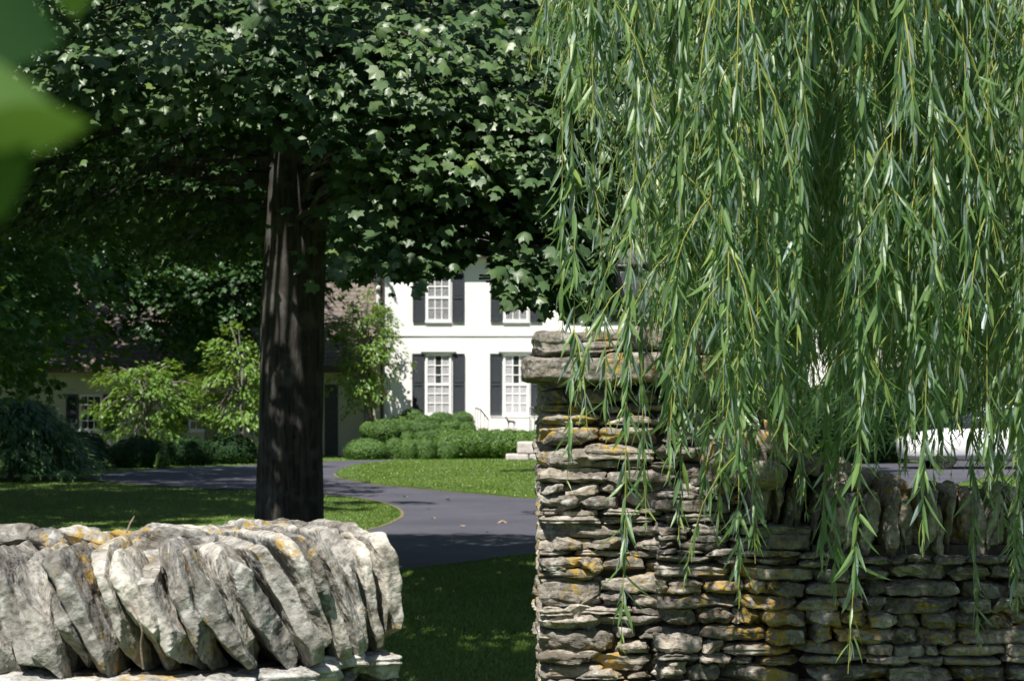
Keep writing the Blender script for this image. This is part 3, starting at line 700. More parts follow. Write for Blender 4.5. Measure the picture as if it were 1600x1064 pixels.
# ------------------------------------------------------------------ shrubs
def rand_dirs(n, rs): return unit(rs.normal(size=(n, 3)))
def mound(mb, core, c, r, n, size, rs, tm=OVAL, bump_=.1, zmin=0.):
    c = np.asarray(c, float); r = np.asarray(r, float)
    d = rand_dirs(n, rs); d = d[(c[2] + d[:, 2] * r[2]) > zmin]; n = len(d)
    k = 1 + bump_ * fbm(d * 2.2 + rs.rand(3) * 30, 2) + rs.normal(size=n) * .025
    p = c + d * r * k[:, None]; nn = unit(d / r)
    dr = unit(np.cross(nn, rs.normal(size=(n, 3))) + nn * .35)
    put_leaves(mb, tm, p, dr, unit(nn + rs.normal(size=(n, 3)) * .3), size * rs.uniform(.7, 1.3, n), np.clip(rs.rand(n), 0, 1), rs)
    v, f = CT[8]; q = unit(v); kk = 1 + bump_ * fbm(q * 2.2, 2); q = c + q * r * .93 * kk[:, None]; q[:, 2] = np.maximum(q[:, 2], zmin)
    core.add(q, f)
def shrub(name, c, r, n, size, m, label, cat, group=None, seed=0, tm=OVAL, corem='core', pads=None):
    rs = np.random.RandomState(seed); t_ = thing(name, (c[0], c[1], 0), label, cat, group)
    a, b_ = MB(), MB()
    if pads:
        for (pc, pr) in pads: mound(a, b_, pc, pr, int(n * (pr[0] * pr[2]) ** .9 * 6), size, rs, tm)
    else: mound(a, b_, c, r, n, size, rs, tm)
    a.build("foliage", m, t_); b_.build("shade_core", M[corem], t_, smooth=True)  # solid core, shade between the leaves put into its dark colour
    st_ = MB(); st_.tube([(c[0], c[1], -.02), (c[0], c[1], max(.15, c[2] * .8))], [.05, .03], 6); st_.build("stem", M['greybark'], t_); return t_
def E_(px0, px1, py0, d, flat=.9):   # ellipsoid whose silhouette spans px0..px1 with top py0, standing on the ground
    a, b_ = P(px0, py0, d), P(px1, py0, d); ht = a[2]; rx = (b_[0] - a[0]) / 2
    rz = max(ht * .62, .2); return ((a[0] + b_[0]) / 2, d, ht - rz), (rx, min(rx * flat, 1.3), rz)
balls = [(538, 606, 685, 58.2, "large low rounded boxwood at the left end of the shrub group"), (600, 633, 684, 58.6, "small rounded boxwood squeezed behind the big left one"), (622, 652, 685, 58.2, "round clipped boxwood ball, second in the front row from the left end"), (648, 682, 684, 58.3, "round clipped boxwood ball in the middle of the front row"), (682, 716, 688, 58.4, "clipped boxwood mound beside the light green hedge")]
for i, (a, b_, tp, d, lab) in enumerate(balls):
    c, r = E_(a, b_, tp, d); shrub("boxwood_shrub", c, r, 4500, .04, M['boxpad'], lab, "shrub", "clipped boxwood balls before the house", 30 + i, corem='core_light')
pads = []
for (px, py, rx, rz, d) in ((576, 672, 14, 13, 59.6), (600, 674, 24, 19, 59.3), (585, 664, 9, 7, 60.2), (622, 661, 16, 11, 60.4), (643, 652, 17, 13, 60.7), (640, 665, 13, 9, 60.0), (660, 658, 14, 10, 60.6), (625, 674, 13, 10, 59.5), (655, 672, 15, 12, 59.7), (637, 684, 11, 9, 59.1), (672, 668, 16, 10, 60.2), (690, 656, 20, 12, 60.8), (705, 667, 18, 10, 60.2), (722, 658, 18, 15, 60.7), (730, 672, 14, 13, 60.1), (660, 684, 13, 10, 59.0), (676, 682, 12, 11, 59.3), (694, 678, 17, 10, 59.5), (712, 684, 15, 12, 59.2), (690, 691, 14, 9, 58.9), (728, 686, 10, 12, 59.5), (655, 693, 15, 8, 58.9)):
    c = P(px, py, d); s_ = d / F; pads.append((c, (rx * s_, rx * s_ * .8, rz * s_)))
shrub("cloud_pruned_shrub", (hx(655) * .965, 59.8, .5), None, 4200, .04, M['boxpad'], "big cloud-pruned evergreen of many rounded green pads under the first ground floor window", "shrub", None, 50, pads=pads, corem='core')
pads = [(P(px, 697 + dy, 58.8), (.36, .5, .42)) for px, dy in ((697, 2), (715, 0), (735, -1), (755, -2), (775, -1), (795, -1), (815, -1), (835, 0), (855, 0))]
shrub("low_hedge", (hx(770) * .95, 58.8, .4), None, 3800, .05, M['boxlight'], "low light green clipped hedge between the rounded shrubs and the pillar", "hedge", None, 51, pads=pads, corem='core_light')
# dark clipped hedge shrubs along the wing
for i, (a, b_, tp, d, lab) in enumerate(((88, 170, 676, 49, "dark clipped shrub directly under the white window of the wing"), (172, 262, 684, 51, "wide dark clipped shrub right of the white wing window"), (256, 330, 682, 53, "dark clipped shrub below the second wing window"), (318, 400, 680, 54, "dark clipped shrub just left of the big maple trunk"), (30, 100, 690, 47, "dark shrub hidden behind the feathery conifer"))):
    c, r = E_(a, b_, tp, d, .8); shrub("hedge_shrub", c, r, 3600, .07, M['hedge_shade'], lab, "shrub", "dark clipped shrubs along the wing", 60 + i)
c, r = E_(248, 262, 712, 52, 1.); shrub("small_shrub", P(254, 728, 50.2), (.16, .16, .4), 700, .06, M['boxlight'], "tiny pointed light green shrub in front of the dark clipped hedge", "shrub", None, 71)
# feathery conifer far left
rs = np.random.RandomState(9); t_ = thing("conifer_shrub", (-10.3, 43, 0), "feathery pale green conifer with drooping fronds at the left edge beside the dark hedge", "conifer"); a = MB(); cz = MB()
for k in range(1500):
    hgt = rs.rand() ** .8; th_ = rs.rand() * 2 * pi; rr = 1.75 * (1 - hgt) ** .55 * (.5 + .5 * rs.rand())
    c = np.array([-10.1 + rr * cos(th_), 43 + rr * sin(th_), .15 + 1.5 * hgt]); o_ = np.array([cos(th_), sin(th_), -.1]); n_ = 16
    p = c + o_ * rs.rand(n_)[:, None] * .4 + rs.normal(size=(n_, 3)) * .04 - [0, 0, .02]
    dr = o_ + rs.normal(size=(n_, 3)) * .4 + [0, 0, -.25]; put_leaves(a, FROND, p, dr, np.tile([0, 0, 1.], (n_, 1)) + o_ * .3 + rs.normal(size=(n_, 3)) * .2, .16, np.clip(.5 + .2 * rs.normal(size=n_), 0, 1), rs)
cz.tube([(-10.1, 43, 0), (-10.1, 43, 1.5)], [.07, .02], 7); a.build("foliage", M['conifer'], t_); cz.build("trunk", M['greybark'], t_)

# ------------------------------------------------------------------ trees
def bezier(p0, p1, p2, n=8):
    u = np.linspace(0, 1, n)[:, None]; return (1 - u) ** 2 * np.asarray(p0) + 2 * u * (1 - u) * np.asarray(p1) + u * u * np.asarray(p2)
def tree(name, base, h, cr, cz0, nspray, lps, lsize, m, label, cat="tree", group=None, seed=0, trunk=.2, tm=SMAPLE, spray=(.7, .25), squash=(1, 1), fork=None, droop=.4, barkm='greybark', shell=.45, tfork=.35):
    """trunk, limbs and a crown made of leaf sprays; cr crown radius, cz0 bottom of the crown"""
    rs = np.random.RandomState(seed); bx, by = base; t_ = thing(name, (bx, by, 0), label, cat, group)
    tb = MB(); zf = cz0 + (h - cz0) * tfork
    tb.tube([(bx, by, -.05), (bx + .02, by, cz0 * .5), (bx, by, zf), (bx + rs.normal() * .1, by, h * .92)], [trunk * 1.2, trunk, trunk * .7, trunk * .12], 10)
    tb.build("trunk", M[barkm], t_)
    # sprays
    d = rand_dirs(nspray, rs); rad = (shell + (1 - shell) * rs.rand(nspray) ** .6)
    lump = 1 + .4 * fbm(d * 1.9 + seed, 2)
    hz_ = (h - cz0) / 2; cc = np.array([bx, by, cz0 + hz_])
    C = cc + d * np.array([cr * squash[0], cr * squash[1], hz_]) * (rad * lump)[:, None]
    C[:, 2] = np.maximum(C[:, 2], cz0 * .92 + .25 * rs.rand(nspray))
    lb = MB(); nl = min(26, nspray)
    for i in rs.permutation(nspray)[:nl]:
        z0 = zf * .85 + (h * .8 - zf * .85) * rs.rand() * .7; lb.tube(bezier((bx, by, min(z0, C[i][2] + .5)), (cc + C[i]) / 2 + [0, 0, .5], C[i], 6), np.linspace(trunk * .32, .015, 6), 5)
    lb.build("branch", M[barkm], t_)
    out = unit((C - cc) * [1, 1, .25]); a = MB(); n = nspray * lps
    Cr = np.repeat(C, lps, 0); O = np.repeat(out, lps, 0); side = unit(np.cross(O, [0, 0, 1.]))
    L, T = spray; u_ = rs.rand(n) ** .7 * L; s_ = rs.normal(size=n) * L * .35
    p = Cr + O * (u_ - L * .4)[:, None] * [1, 1, .3] + side * s_[:, None] + np.c_[0 * u_, 0 * u_, rs.normal(size=n) * T * .4 - .35 * u_ * u_ / L - .3 * np.abs(s_)]
    dr = O * .8 + side * (s_ / L * 1.2)[:, None] + [0, 0, -droop] + rs.normal(size=(n, 3)) * .35
    nn = np.array([0, 0, 1.]) + O * .55 + rs.normal(size=(n, 3)) * .35
    put_leaves(a, tm, p, dr, nn, lsize * rs.uniform(.65, 1.2, n), np.clip(np.repeat(rs.rand(nspray), lps) * .6 + rs.rand(n) * .4, 0, 1), rs)
    a.build("crown", m, t_); return t_

# --- the big maple
rs = np.random.RandomState(77)
mp = thing("maple_tree", (-2.0, 19.2, 0), "big maple with thick dark trunk and low spreading crown behind the left wall", "tree")
k = 120; zs = np.concatenate([np.linspace(-.05, .6, 14), np.linspace(.64, 6.5, 130)]); th = np.arange(k) * 2 * pi / k; V = []
for z in zs:
    cx = np.interp(z, [0, .6, 2.6, 4.2, 6.5], [-2.03, -2.0, -1.97, -1.88, -1.75]); r0 = np.interp(z, [0, .25, .6, 1.2, 2.6, 4.2, 6.5], [.42, .34, .31, .298, .288, .262, .2])
    pts = np.c_[np.cos(th) * 3, np.sin(th) * 3, np.full(k, z * .55)]
    ridge = np.abs(noise(np.c_[np.cos(th) * 9, np.sin(th) * 9, np.full(k, z * .9)])); rg = noise(pts * .5 + 3)
    r = r0 * (1 + .05 * rg + .05 * noise(np.c_[np.cos(th) * 1.5, np.sin(th) * 1.5, np.full(k, z * 1.2)])) - .022 * ridge
    kn = np.exp(-(((th - 1.56 * pi) / .25) ** 2 + ((z - 1.28) / .1) ** 2)); r = r + .03 * kn - .05 * np.exp(-(((th - 1.56 * pi) / .08) ** 2 + ((z - 1.27) / .04) ** 2))
    V.append(np.c_[cx + r * np.cos(th), 19.2 + r * np.sin(th), np.full(k, z)])
tb = MB(); n = len(zs); i = np.arange(n - 1)[:, None] * k; j = np.arange(k)[None]; j2 = (j + 1) % k
tb.add(np.concatenate(V), np.stack([i + j, i + j2, i + k + j2, i + k + j], -1).reshape(-1, 4)); tb.build("trunk", M['bark'], mp, smooth=True)
MC = np.array([-1.9, 18.6]); RF, RB = 5.7, 3.7
def mzmin(x, y):   # underside of the crown
    px = 800 + F * x / y
    row = np.interp(px, [-400, 380, 430, 500, 560, 640, 690, 745, 790, 900, 960, 1100], [190, 190, 190, 430, 435, 405, 375, 320, 450, 475, 440, 420])
    row = np.where(px < 430, np.interp(y, [15.5, 18.5], [190, 430]), row)
    return EYE + (HY - row) / F * y + .42
sp = []
while len(sp) < 1500:
    n_ = 4000; th = rs.rand(n_) * 2 * pi; rr = rs.rand(n_) ** .42
    Rr = np.where(np.sin(th) < 0, RF, RB); x = MC[0] + rr * 5.3 * np.cos(th) * (1 + .12 * np.sin(th * 5)); y = MC[1] + rr * Rr * np.sin(th) * (1 + .1 * np.cos(th * 4))
    zm = mzmin(x, y); zt = 10.5 - 5.2 * rr ** 2.2; z = zm + (zt - zm) * rs.rand(n_) ** 1.35
    tier = np.sin(z * 7.5 + 2.6 * noise(np.c_[x * .5, y * .5, 0 * x + 2])) > -.55
    keep = tier | (z > 6.5)
    keep &= ~((np.hypot(x + 1.95, y - 19.2) < .6)) & ~((z > 6) & (rs.rand(n_) < .45))
    keep &= ~((800 + F * x / y > 405) & (800 + F * x / y < 540) & (z < EYE + (HY - 165) / F * y + .35) & (y < 19))   # the trunk stays in view: no low sprays before it
    sp += [(a_, b_, c_) for a_, b_, c_ in zip(x[keep], y[keep], z[keep])]
sp = np.array(sp[:1500])
# extra low sprays at the front where they show
ex_ = []
for (px0, px1, py0, py1, n_) in ((90, 420, 10, 150, 60), (390, 560, 20, 150, 34), (540, 900, 140, 320, 120), (860, 1000, 230, 400, 34), (560, 900, 0, 160, 70), (540, 640, 300, 400, 14), (550, 660, 340, 395, 18), (790, 950, 360, 440, 30), (880, 1100, -10, 250, 34), (770, 860, 360, 440, 12)):
    for _ in range(n_):
        d = rs.uniform(12.9, 15.5); q = P(rs.uniform(px0, px1), rs.uniform(py0, py1), d); ex_.append(q)
sp = np.concatenate([sp, np.array(ex_)])
spx = 800 + F * sp[:, 0] / sp[:, 1]; spr = HY - (sp[:, 2] - EYE) / sp[:, 1] * F
sp = sp[~((spx > 655) & (spx < 775) & (spr > 315)) & ~((spx > 600) & (spx <= 655) & (spr > 385)) & ~((spx > 415) & (spx < 530) & (spr > 200) & (sp[:, 1] < 18.5))]
xg, yg = sp[:, 0] + sp[:, 2] * .243, sp[:, 1] + sp[:, 2] * .602    # where each spray's shade falls
sp = sp[~((xg > -1.5) & (xg < .7) & (yg > 19.6) & (yg < 21.5)) & ~((xg > -3.2) & (yg > 25.2)) & ~((xg > -5.5) & (yg > 28))]  # crown shaped for light: sprays cut to let sun onto lawn and drive
cc = np.array([-1.9, 18.6, 4.5]); out = unit((sp - cc) * [1, 1, .1]); lps = 40
nS = len(sp); n = nS * lps; up = np.array([0, 0, 1.])
Cr = np.repeat(sp, lps, 0); O = np.repeat(out, lps, 0); side = unit(np.cross(O, up)); big = np.repeat(np.where(sp[:, 2] > 6.3, 1.7, 1.), lps)
u_ = rs.rand(n) * .75; s_ = rs.normal(size=n) * .24
p = Cr + O * (u_ - .35)[:, None] * [1, 1, .3] + side * s_[:, None] + np.c_[0 * u_, 0 * u_, rs.normal(size=n) * .045 - .28 * u_ ** 2 - .25 * np.abs(s_)]
dr = O * .75 + side * (s_ * 2.2)[:, None] + up * -.55 + rs.normal(size=(n, 3)) * .38
nn = up * .9 + O * .75 + rs.normal(size=(n, 3)) * .33
lpx = 800 + F * p[:, 0] / p[:, 1]; lrow = HY - (p[:, 2] - EYE) / p[:, 1] * F
rag = 16 * noise(np.c_[lpx / 22, lrow * 0, p[:, 1]]); lim = np.interp(lpx, [300, 480, 520, 600, 640, 665, 700, 740, 765, 792, 900, 960, 1010], [900, 455, 485, 470, 462, 440, 425, 388, 385, 492, 505, 490, 455])
cr_ = rs.rand(n); rrn = np.clip(np.repeat(rs.rand(nS), lps) * .5 + cr_ * .4 + (cr_ > .985) * .3, 0, 1)
kp = (lrow < lim + rag) & ~((lpx > 408) & (lpx < 524) & (lrow > 230 + rag * 2.5) & (p[:, 1] < 19) & ((rs.rand(n) < .93) | (lrow > 440))); keepn = kp
a = MB(); put_leaves(a, MAPLE, p[kp], dr[kp], nn[kp], big[kp] * .1 * rs.uniform(.5, 1.2, kp.sum()), rrn[kp], rs)
a.build("crown", M['maple'], mp, smooth=True)
lb = MB()
for i in rs.permutation(nS)[:260]:
    q = sp[i]; z0 = np.clip(q[2] + rs.uniform(-.2, 1.2), 3.2, 6.2); st_ = (np.interp(z0, [4.2, 6.5], [-1.88, -1.75]), 19.2, z0)
    mid = (np.array(st_) + q) / 2 + [0, 0, .35]; w_ = bezier(st_, mid, q, 12) + rs.normal(size=(12, 3)) * .03
    lb.tube(w_, np.linspace(.04 if i % 5 else .09, .006, 12), 5)
for i in range(nS):   # spray twigs
    if sp[i][2] < 6: lb.tube([sp[i] - out[i] * .35, sp[i], sp[i] + out[i] * .3 - [0, 0, .08]], [.008, .005, .002], 4, cap=False)
lb.build("branch", M['bark'], mp)

# --- the weeping willow
rs = np.random.RandomState(101)
wi = thing("willow_tree", (4.4, 9.6, 0), "weeping willow with long hanging yellow twigs and narrow leaves over the pillar and right wall", "tree")
tb = MB(); tb.tube(catmull([(4.4, 9.6, -.05), (4.38, 9.6, .6), (4.3, 9.5, 1.8), (4.1, 9.3, 3.0), (3.9, 9.2, 4.2)], 6), np.linspace(.42, .26, 25), 20); tb.build("trunk", M['greybark'], wi)
limbs = []; lb = MB()
for (x, y, z) in ((.2, 5.2, 4.6), (1.1, 4.9, 5.0), (2.2, 5.0, 5.2), (3.6, 4.8, 5.0), (.1, 6.6, 5.0), (.9, 7.4, 5.4), (.3, 9.0, 5.0), (1.0, 11, 5.4), (2.2, 12.6, 5.2), (4.5, 13, 5.4), (6.6, 11, 5.2), (7.5, 9, 5), (6.8, 6.5, 5), (5.2, 5.2, 5), (2.0, 7.0, 5.8), (2.2, 9.2, 6)):
    q = catmull([(3.95, 9.25, 3.7), ((x + 3.9 * 2) / 3, (y + 9.2 * 2) / 3, 5.4), ((x * 2 + 3.9) / 3, (y * 2 + 9.2) / 3, z + .9), (x, y, z)], 7)
    q = q + fbm(np.c_[q * 1.3], 2)[:, None] * .12; limbs.append(q); lb.tube(q, np.linspace(.15, .018, len(q)), 8)
LV = np.concatenate(limbs)
# a limb in view at the top right
q = catmull([(3.9, 9.2, 3.9), (3.0, 8.0, 4.0), P(1585, 55, 7.3), P(1530, 48, 7.2), P(1440, 20, 7.1)], 6); lb.tube(q, np.linspace(.07, .008, len(q)), 8)
lb.build("branch", M['greybark'], wi)
def yb(px):      # lowest visible pixel row of the main curtain
    return np.interp(px, [880, 935, 960, 990, 1040, 1120, 1200, 1300, 1400, 1480, 1540, 1600, 1750], [190, 240, 320, 500, 670, 690, 640, 620, 620, 640, 720, 840, 860])
strands = []
def addS(px, py, d, dens=1., lsz=1.): strands.append((px, py, d, dens, lsz))
for (px, py, d) in ((886, 755, 5.6), (905, 190, 5.3), (925, 170, 5.5), (948, 690, 6.2), (970, 1008, 5.2), (938, 300, 5.7), (1010, 830, 5.9), (1060, 850, 5.7), (1045, 760, 5.3), (1098, 800, 5.6), (1155, 950, 5.3), (1120, 850, 6.1), (1180, 880, 5.8), (1215, 760, 6.), (1283, 900, 5.7), (1325, 1052, 5.2), (1340, 780, 5.4), (1442, 870, 5.1), (1420, 700, 5.5), (1260, 800, 6.1), (1305, 940, 6.0), (1545, 760, 5.2), (1580, 900, 6.), (1560, 850, 6.3), (1530, 1010, 6.5), (1590, 960, 6.4), (880, 540, 6.3), (1230, 720, 5.0), (1130, 640, 4.9)):
    addS(px, py, d, 1.15)
for _ in range(86):
    px = rs.uniform(1015, 1700); addS(px, yb(px) * rs.uniform(.72, 1.04), rs.uniform(4.9, 6.5))
for _ in range(12):
    px = rs.uniform(1400, 1620); addS(px, rs.uniform(690, 760), rs.uniform(6., 11))
for _ in range(6):
    px = rs.uniform(1180, 1420); addS(px, rs.uniform(700, 780), rs.uniform(5.2, 6.6))
for _ in range(12):
    px = rs.uniform(1030, 1160); addS(px, rs.uniform(560, 720), rs.uniform(5.1, 6.8))
addS(1458, 742, 5.4, 1.); addS(1474, 736, 6.1, 1.)
for _ in range(5):
    px = rs.uniform(890, 1010); addS(px, yb(px) * rs.uniform(.7, 1.), rs.uniform(5.2, 6.6))
for _ in range(150):
    px = rs.uniform(1000, 1720); d = rs.uniform(6.5, 8.2); addS(px, min(yb(px) * rs.uniform(.7, 1.0), 480 if px < 1190 else 640), d)
for _ in range(340):
    px = rs.uniform(1010, 1760); d = rs.uniform(8.2, 12); addS(px, min(yb(px) * rs.uniform(.75, 1.05), 725), d, .9, 1.05)
for _ in range(150): # out of the picture: the rest of the crown
    th_ = rs.rand() * 2 * pi; r_ = rs.uniform(1.5, 4); x, y = 4.6 + r_ * cos(th_) * 1.1, 9.4 + r_ * sin(th_); 
    px = 800 + x / y * F
    if px > 1700: addS(px, HY + (EYE - rs.uniform(1.6, 3)) * F / y, y, .45, 1.3)
sb = MB(); LP, LD_, LN, LS, LR = [], [], [], [], []
for (px, py, d, dens, lsz) in strands:
    end = P(px, py, d); x, y = end[0], end[1]
    if 6.85 < d < 8.05 and end[2] < 1.9: end[2] = max(end[2], 1.42 if px > 1190 else 1.95)
    end[2] = max(end[2], .15); zt = EYE + HY / F * d + rs.uniform(.5, 1.1)
    k_ = np.argmin(((LV - [x, y, zt + .6]) ** 2).sum(1)); l0 = LV[k_]
    top = np.array([x, y, zt]); arc = bezier(l0, (l0 + top) / 2 + [0, 0, .35], top, 6)[:-1]
    n_ = max(8, int((zt - end[2]) / .12)); zz_ = np.linspace(zt, end[2], n_); ph = rs.rand(3) * 50; u = np.linspace(0, 1, n_)
    wob = np.c_[noise(np.c_[zz_ * .7, 0 * zz_ + ph[0], 0 * zz_]), noise(np.c_[zz_ * .7, 0 * zz_ + ph[1], 0 * zz_ + 9])] * .055
    wob = wob - wob[-1]; path = np.concatenate([arc, np.c_[x + wob[:, 0] + (1 - u) * rs.normal() * .045, y + wob[:, 1], zz_]])
    rad = np.concatenate([np.linspace(.006, .0022, 5), np.linspace(.0022, .0009, n_)]); sb.tube(path, rad * (1 if d < 7 else 1.2), 4, cap=False)
    def leaves_on(path, sp_, sz):
        seg = np.linalg.norm(np.diff(path, axis=0), axis=1); S_ = np.concatenate([[0], np.cumsum(seg)]); L_ = S_[-1]
        m_ = max(3, int(L_ / sp_)); s_ = np.sort(rs.rand(m_)) * L_
        p_ = np.stack([np.interp(s_, S_, path[:, i]) for i in range(3)], 1); tv = unit(np.stack([np.interp(np.minimum(s_ + .02, L_), S_, path[:, i]) for i in range(3)], 1) - p_ + [0, 0, -1e-4])
        az = np.arange(m_) * 2.4 + rs.rand() * 6 + rs.normal(size=m_) * .4; o_ = np.c_[np.cos(az), np.sin(az), 0 * az]
        op = rs.uniform(.1, .9, m_) * np.where(rs.rand(m_) < .12, 1.8, 1)
        dd = unit(tv * .5 + o_ * op[:, None] + [0, 0, -.75]); tipf = np.clip((L_ - s_) / .12, .35, 1)
        LP.append(p_); LD_.append(dd); LN.append(unit(o_ + rs.normal(size=(m_, 3)) * .45 + [0, 0, .25])); LS.append(sz * tipf * rs.uniform(.65, 1.2, m_)); LR.append(np.clip(.42 + .2 * rs.normal(size=m_) + (tipf < .8) * .45, 0, 1))
    vis = path[4:]; zc = EYE + HY / F * d + .35; lo = vis[vis[:, 2] < zc]; hi = vis[vis[:, 2] >= zc - .15]
    if len(lo) > 2: leaves_on(lo, .0155 / dens, (.092 if d < 7 else .082) * lsz)
    if len(hi) > 2: leaves_on(hi, .06 if px < 1000 else .035 if px < 1180 else .018, .12)  # leaves above the frame, spaced to shade the wall and leave the pillar sunny
    # side twigs
    for _ in range(rs.randint(2, 6) if d < 8.3 else rs.randint(1, 4)):
        if len(lo) < 4: break
        b0 = lo[rs.randint(0, max(1, len(lo) - 3))]; th_ = rs.rand() * 2 * pi; l_ = rs.uniform(.12, .45); o_ = np.array([cos(th_), sin(th_), 0])
        tw_ = bezier(b0, b0 + o_ * l_ * .35 - [0, 0, l_ * .25], b0 + o_ * l_ * .45 - [0, 0, l_], 5)
        if tw_[-1][2] < end[2] - .1: continue
        sb.tube(tw_, [.0018, .0016, .0013, .001, .0008], 4, cap=False); leaves_on(tw_, .017, .075 * lsz)
sb.build("hanging_twigs", M['yellowtwig'], wi)
a = MB(); put_leaves(a, LANCE, np.concatenate(LP), np.concatenate(LD_), np.concatenate(LN), np.concatenate(LS), np.concatenate(LR), rs)
print("willow leaves", len(np.concatenate(LP)))
a.build("foliage", M['willow'], wi)

# --- other trees
tree("shade_tree", (-9.6, 29), 11, 4.6, 2.5, 650, 38, .16, M['mid'], "dark leafy tree standing left of the maple before the low wing", group="trees behind the left lawn", seed=11, trunk=.2)
tree("shade_tree", (-9.9, 34.5), 11, 5.2, 2.3, 900, 38, .16, M['mid'], "bluish dark green maple with low hanging leaves in front of the wing windows", group="trees behind the left lawn", seed=12, trunk=.18)
tree("shade_tree", (-16, 42), 13, 5, 2.4, 500, 34, .19, M['mid'], "tall dark tree over the feathery conifer at the left edge", group="trees behind the left lawn", seed=13, trunk=.25)
tree("added_shade_tree", (-2.95, 8.6), 7.4, 2.15, 4.9, 560, 26, .16, M['far'], "small slim tree added just beyond the left edge to shade the grass between the walls", seed=27, trunk=.1)  # unseen tree, added to shade the near grass
tree("added_shade_tree", (-11, 23), 17, 5.2, 7.0, 360, 26, .3, M['far'], "tall high-crowned tree added beyond the left edge to shade the left lawn", seed=14, trunk=.35)  # out of view, added as a shade caster for the left lawn
tree("added_shade_tree", (-11.8, 40.5), 16, 4.6, 7.5, 420, 26, .32, M['far'], "tallest tree left of the lawn, added to shade the driveway, its crown above the dark leafy trees", seed=15, trunk=.35)  # crown out of view, added to put the left drive in shade
tree("shade_tree", (-8.4, 59.4), 11, 3.4, 2.9, 700, 34, .2, M['far'], "dark spreading tree whose crown hides the wing roof left of the maple trunk", group="trees behind the left lawn", seed=24, trunk=.16)
tree("shade_tree", (-13.3, 57.8), 12, 3.9, 3.3, 600, 34, .2, M['far'], "dark tree before the far left end of the wing", group="trees behind the left lawn", seed=25, trunk=.18)
tree("shade_tree", (3.55, 28), 12, 4.2, 3.0, 600, 36, .17, M['mid'], "dark tree with slim grey trunk seen through the willow right of the pillar", seed=16, trunk=.17)
tree("added_shade_tree", (2.6, 44), 13, 3.7, 4.0, 700, 28, .28, M['far'], "tall tree behind the pillar, added for the shade it casts", seed=26, trunk=.28)  # added to cast shade behind the willow
tree("shade_tree", (10.8, 31), 13, 5, 3.0, 650, 34, .2, M['mid'], "dark leafy tree behind the willow near the right edge", seed=17, trunk=.25)
tree("shade_tree", (16, 56), 15, 6, 2.5, 420, 30, .24, M['mid'], "broad dark tree beyond the parked white car", seed=18, trunk=.3)
tree("ornamental_tree", (hx(570) * 60 / 62, 60.3), hz(446), 1.0, 1.3, 150, 26, .12, M['bright'], "small bright green multi-stemmed tree at the corner between the house and its wing", group="ornamental trees by the wing", seed=21, trunk=.07, tm=OVAL, spray=(.4, .15), barkm='greybark', squash=(1, .8))
tree("ornamental_tree", (-9.2, 53.6), 2.7, 1.2, .55, 120, 26, .14, M['bright'], "small bright green tree leaning beside the white wing window", group="ornamental trees by the wing", seed=22, trunk=.07, tm=OVAL, spray=(.45, .15))
tree("ornamental_tree", (-6.9, 54.4), 3.5, 1.25, .6, 130, 26, .14, M['bright'], "small bright green tree just left of the maple trunk before the wing", group="ornamental trees by the wing", seed=23, trunk=.07, tm=OVAL, spray=(.45, .15))
for i, (x, y, h_, r_, lab) in enumerate(((-22, 76, 19, 7, "tall tree beyond the left end of the wing roof"), (-13, 80, 21, 7, "tall tree rising behind the wing roof"), (-5, 78, 20, 6.5, "tall tree behind the corner where wing and house meet"), (4, 84, 22, 7.5, "tall tree behind the middle of the house roof"), (13, 82, 21, 7.5, "tall tree behind the right end of the house roof"), (22, 72, 19, 7.5, "tall tree far behind the parked white car"), (-21, 60, 17, 5.5, "tree standing before the wing at the far left"), (31, 78, 20, 8, "tall tree at the far right beyond the driveway"), (-31, 70, 20, 8, "tall tree at the far left beyond the lawn"))):
    tree("background_tree", (x, y), h_, r_, 1.8 if abs(x) > 15 else 3, 420, 24, .42, M['far'], lab, group="tall trees behind the house", seed=40 + i, trunk=.35, spray=(1.3, .5))
# dark hedge on the right
pads = [((x, 54.5 + .3 * sin(x * 2), .9), (.9, .8, 1.05)) for x in np.arange(7.2, 10.2, .75)]
shrub("tall_hedge", (8.6, 54.5, .5), None, 1500, .09, M['hedge_shade'], "dark tall hedge seen through the willow left of the white car", "hedge", None, 81, pads=pads)

pads = [((x, 59 + .4 * sin(x * 2), 1.1), (1.1, .9, 1.3)) for x in np.arange(10.5, 24, 1.)]
shrub("tall_hedge", (17, 59, .5), None, 1000, .11, M['hedge_shade'], "long dark hedge standing behind the parked white car", "hedge", None, 82, pads=pads)
# ------------------------------------------------------------------ white car
car = thing("parked_car", (11.6, 50.2, 0), "white parked car on the driveway, mostly hidden behind the willow strands", "car")
cx0, cy0 = 9.15, 50.2; Lc = 4.7
def loft(name, secs, m, parent, smooth=True):
    mb = MB(); k = len(secs[0]); v = np.concatenate([np.array(s) for s in secs]); n = len(secs)
    i = np.arange(n - 1)[:, None] * k; j = np.arange(k)[None]; j2 = (j + 1) % k
    mb.add(v, np.stack([i + j, i + j2, i + k + j2, i + k + j], -1).reshape(-1, 4))
    for o, rev in ((0, 1), ((n - 1) * k, 0)):
        idx = o + np.arange(k); mb.f.append(idx[::-1] if rev else idx); mb.sz.append(np.array([k]))
    return mb.build(name, m, parent, smooth=smooth)
def ring(x, hw, zb, zt, rnd_=.15):
    pts = []
    for a_ in np.linspace(0, 2 * pi, 20, endpoint=False):
        c_, s_ = cos(a_), sin(a_); e = .45
        pts.append((x, cy0 + hw * math.copysign(abs(c_) ** e, c_), (zb + zt) / 2 + (zt - zb) / 2 * math.copysign(abs(s_) ** e, s_)))
    return pts
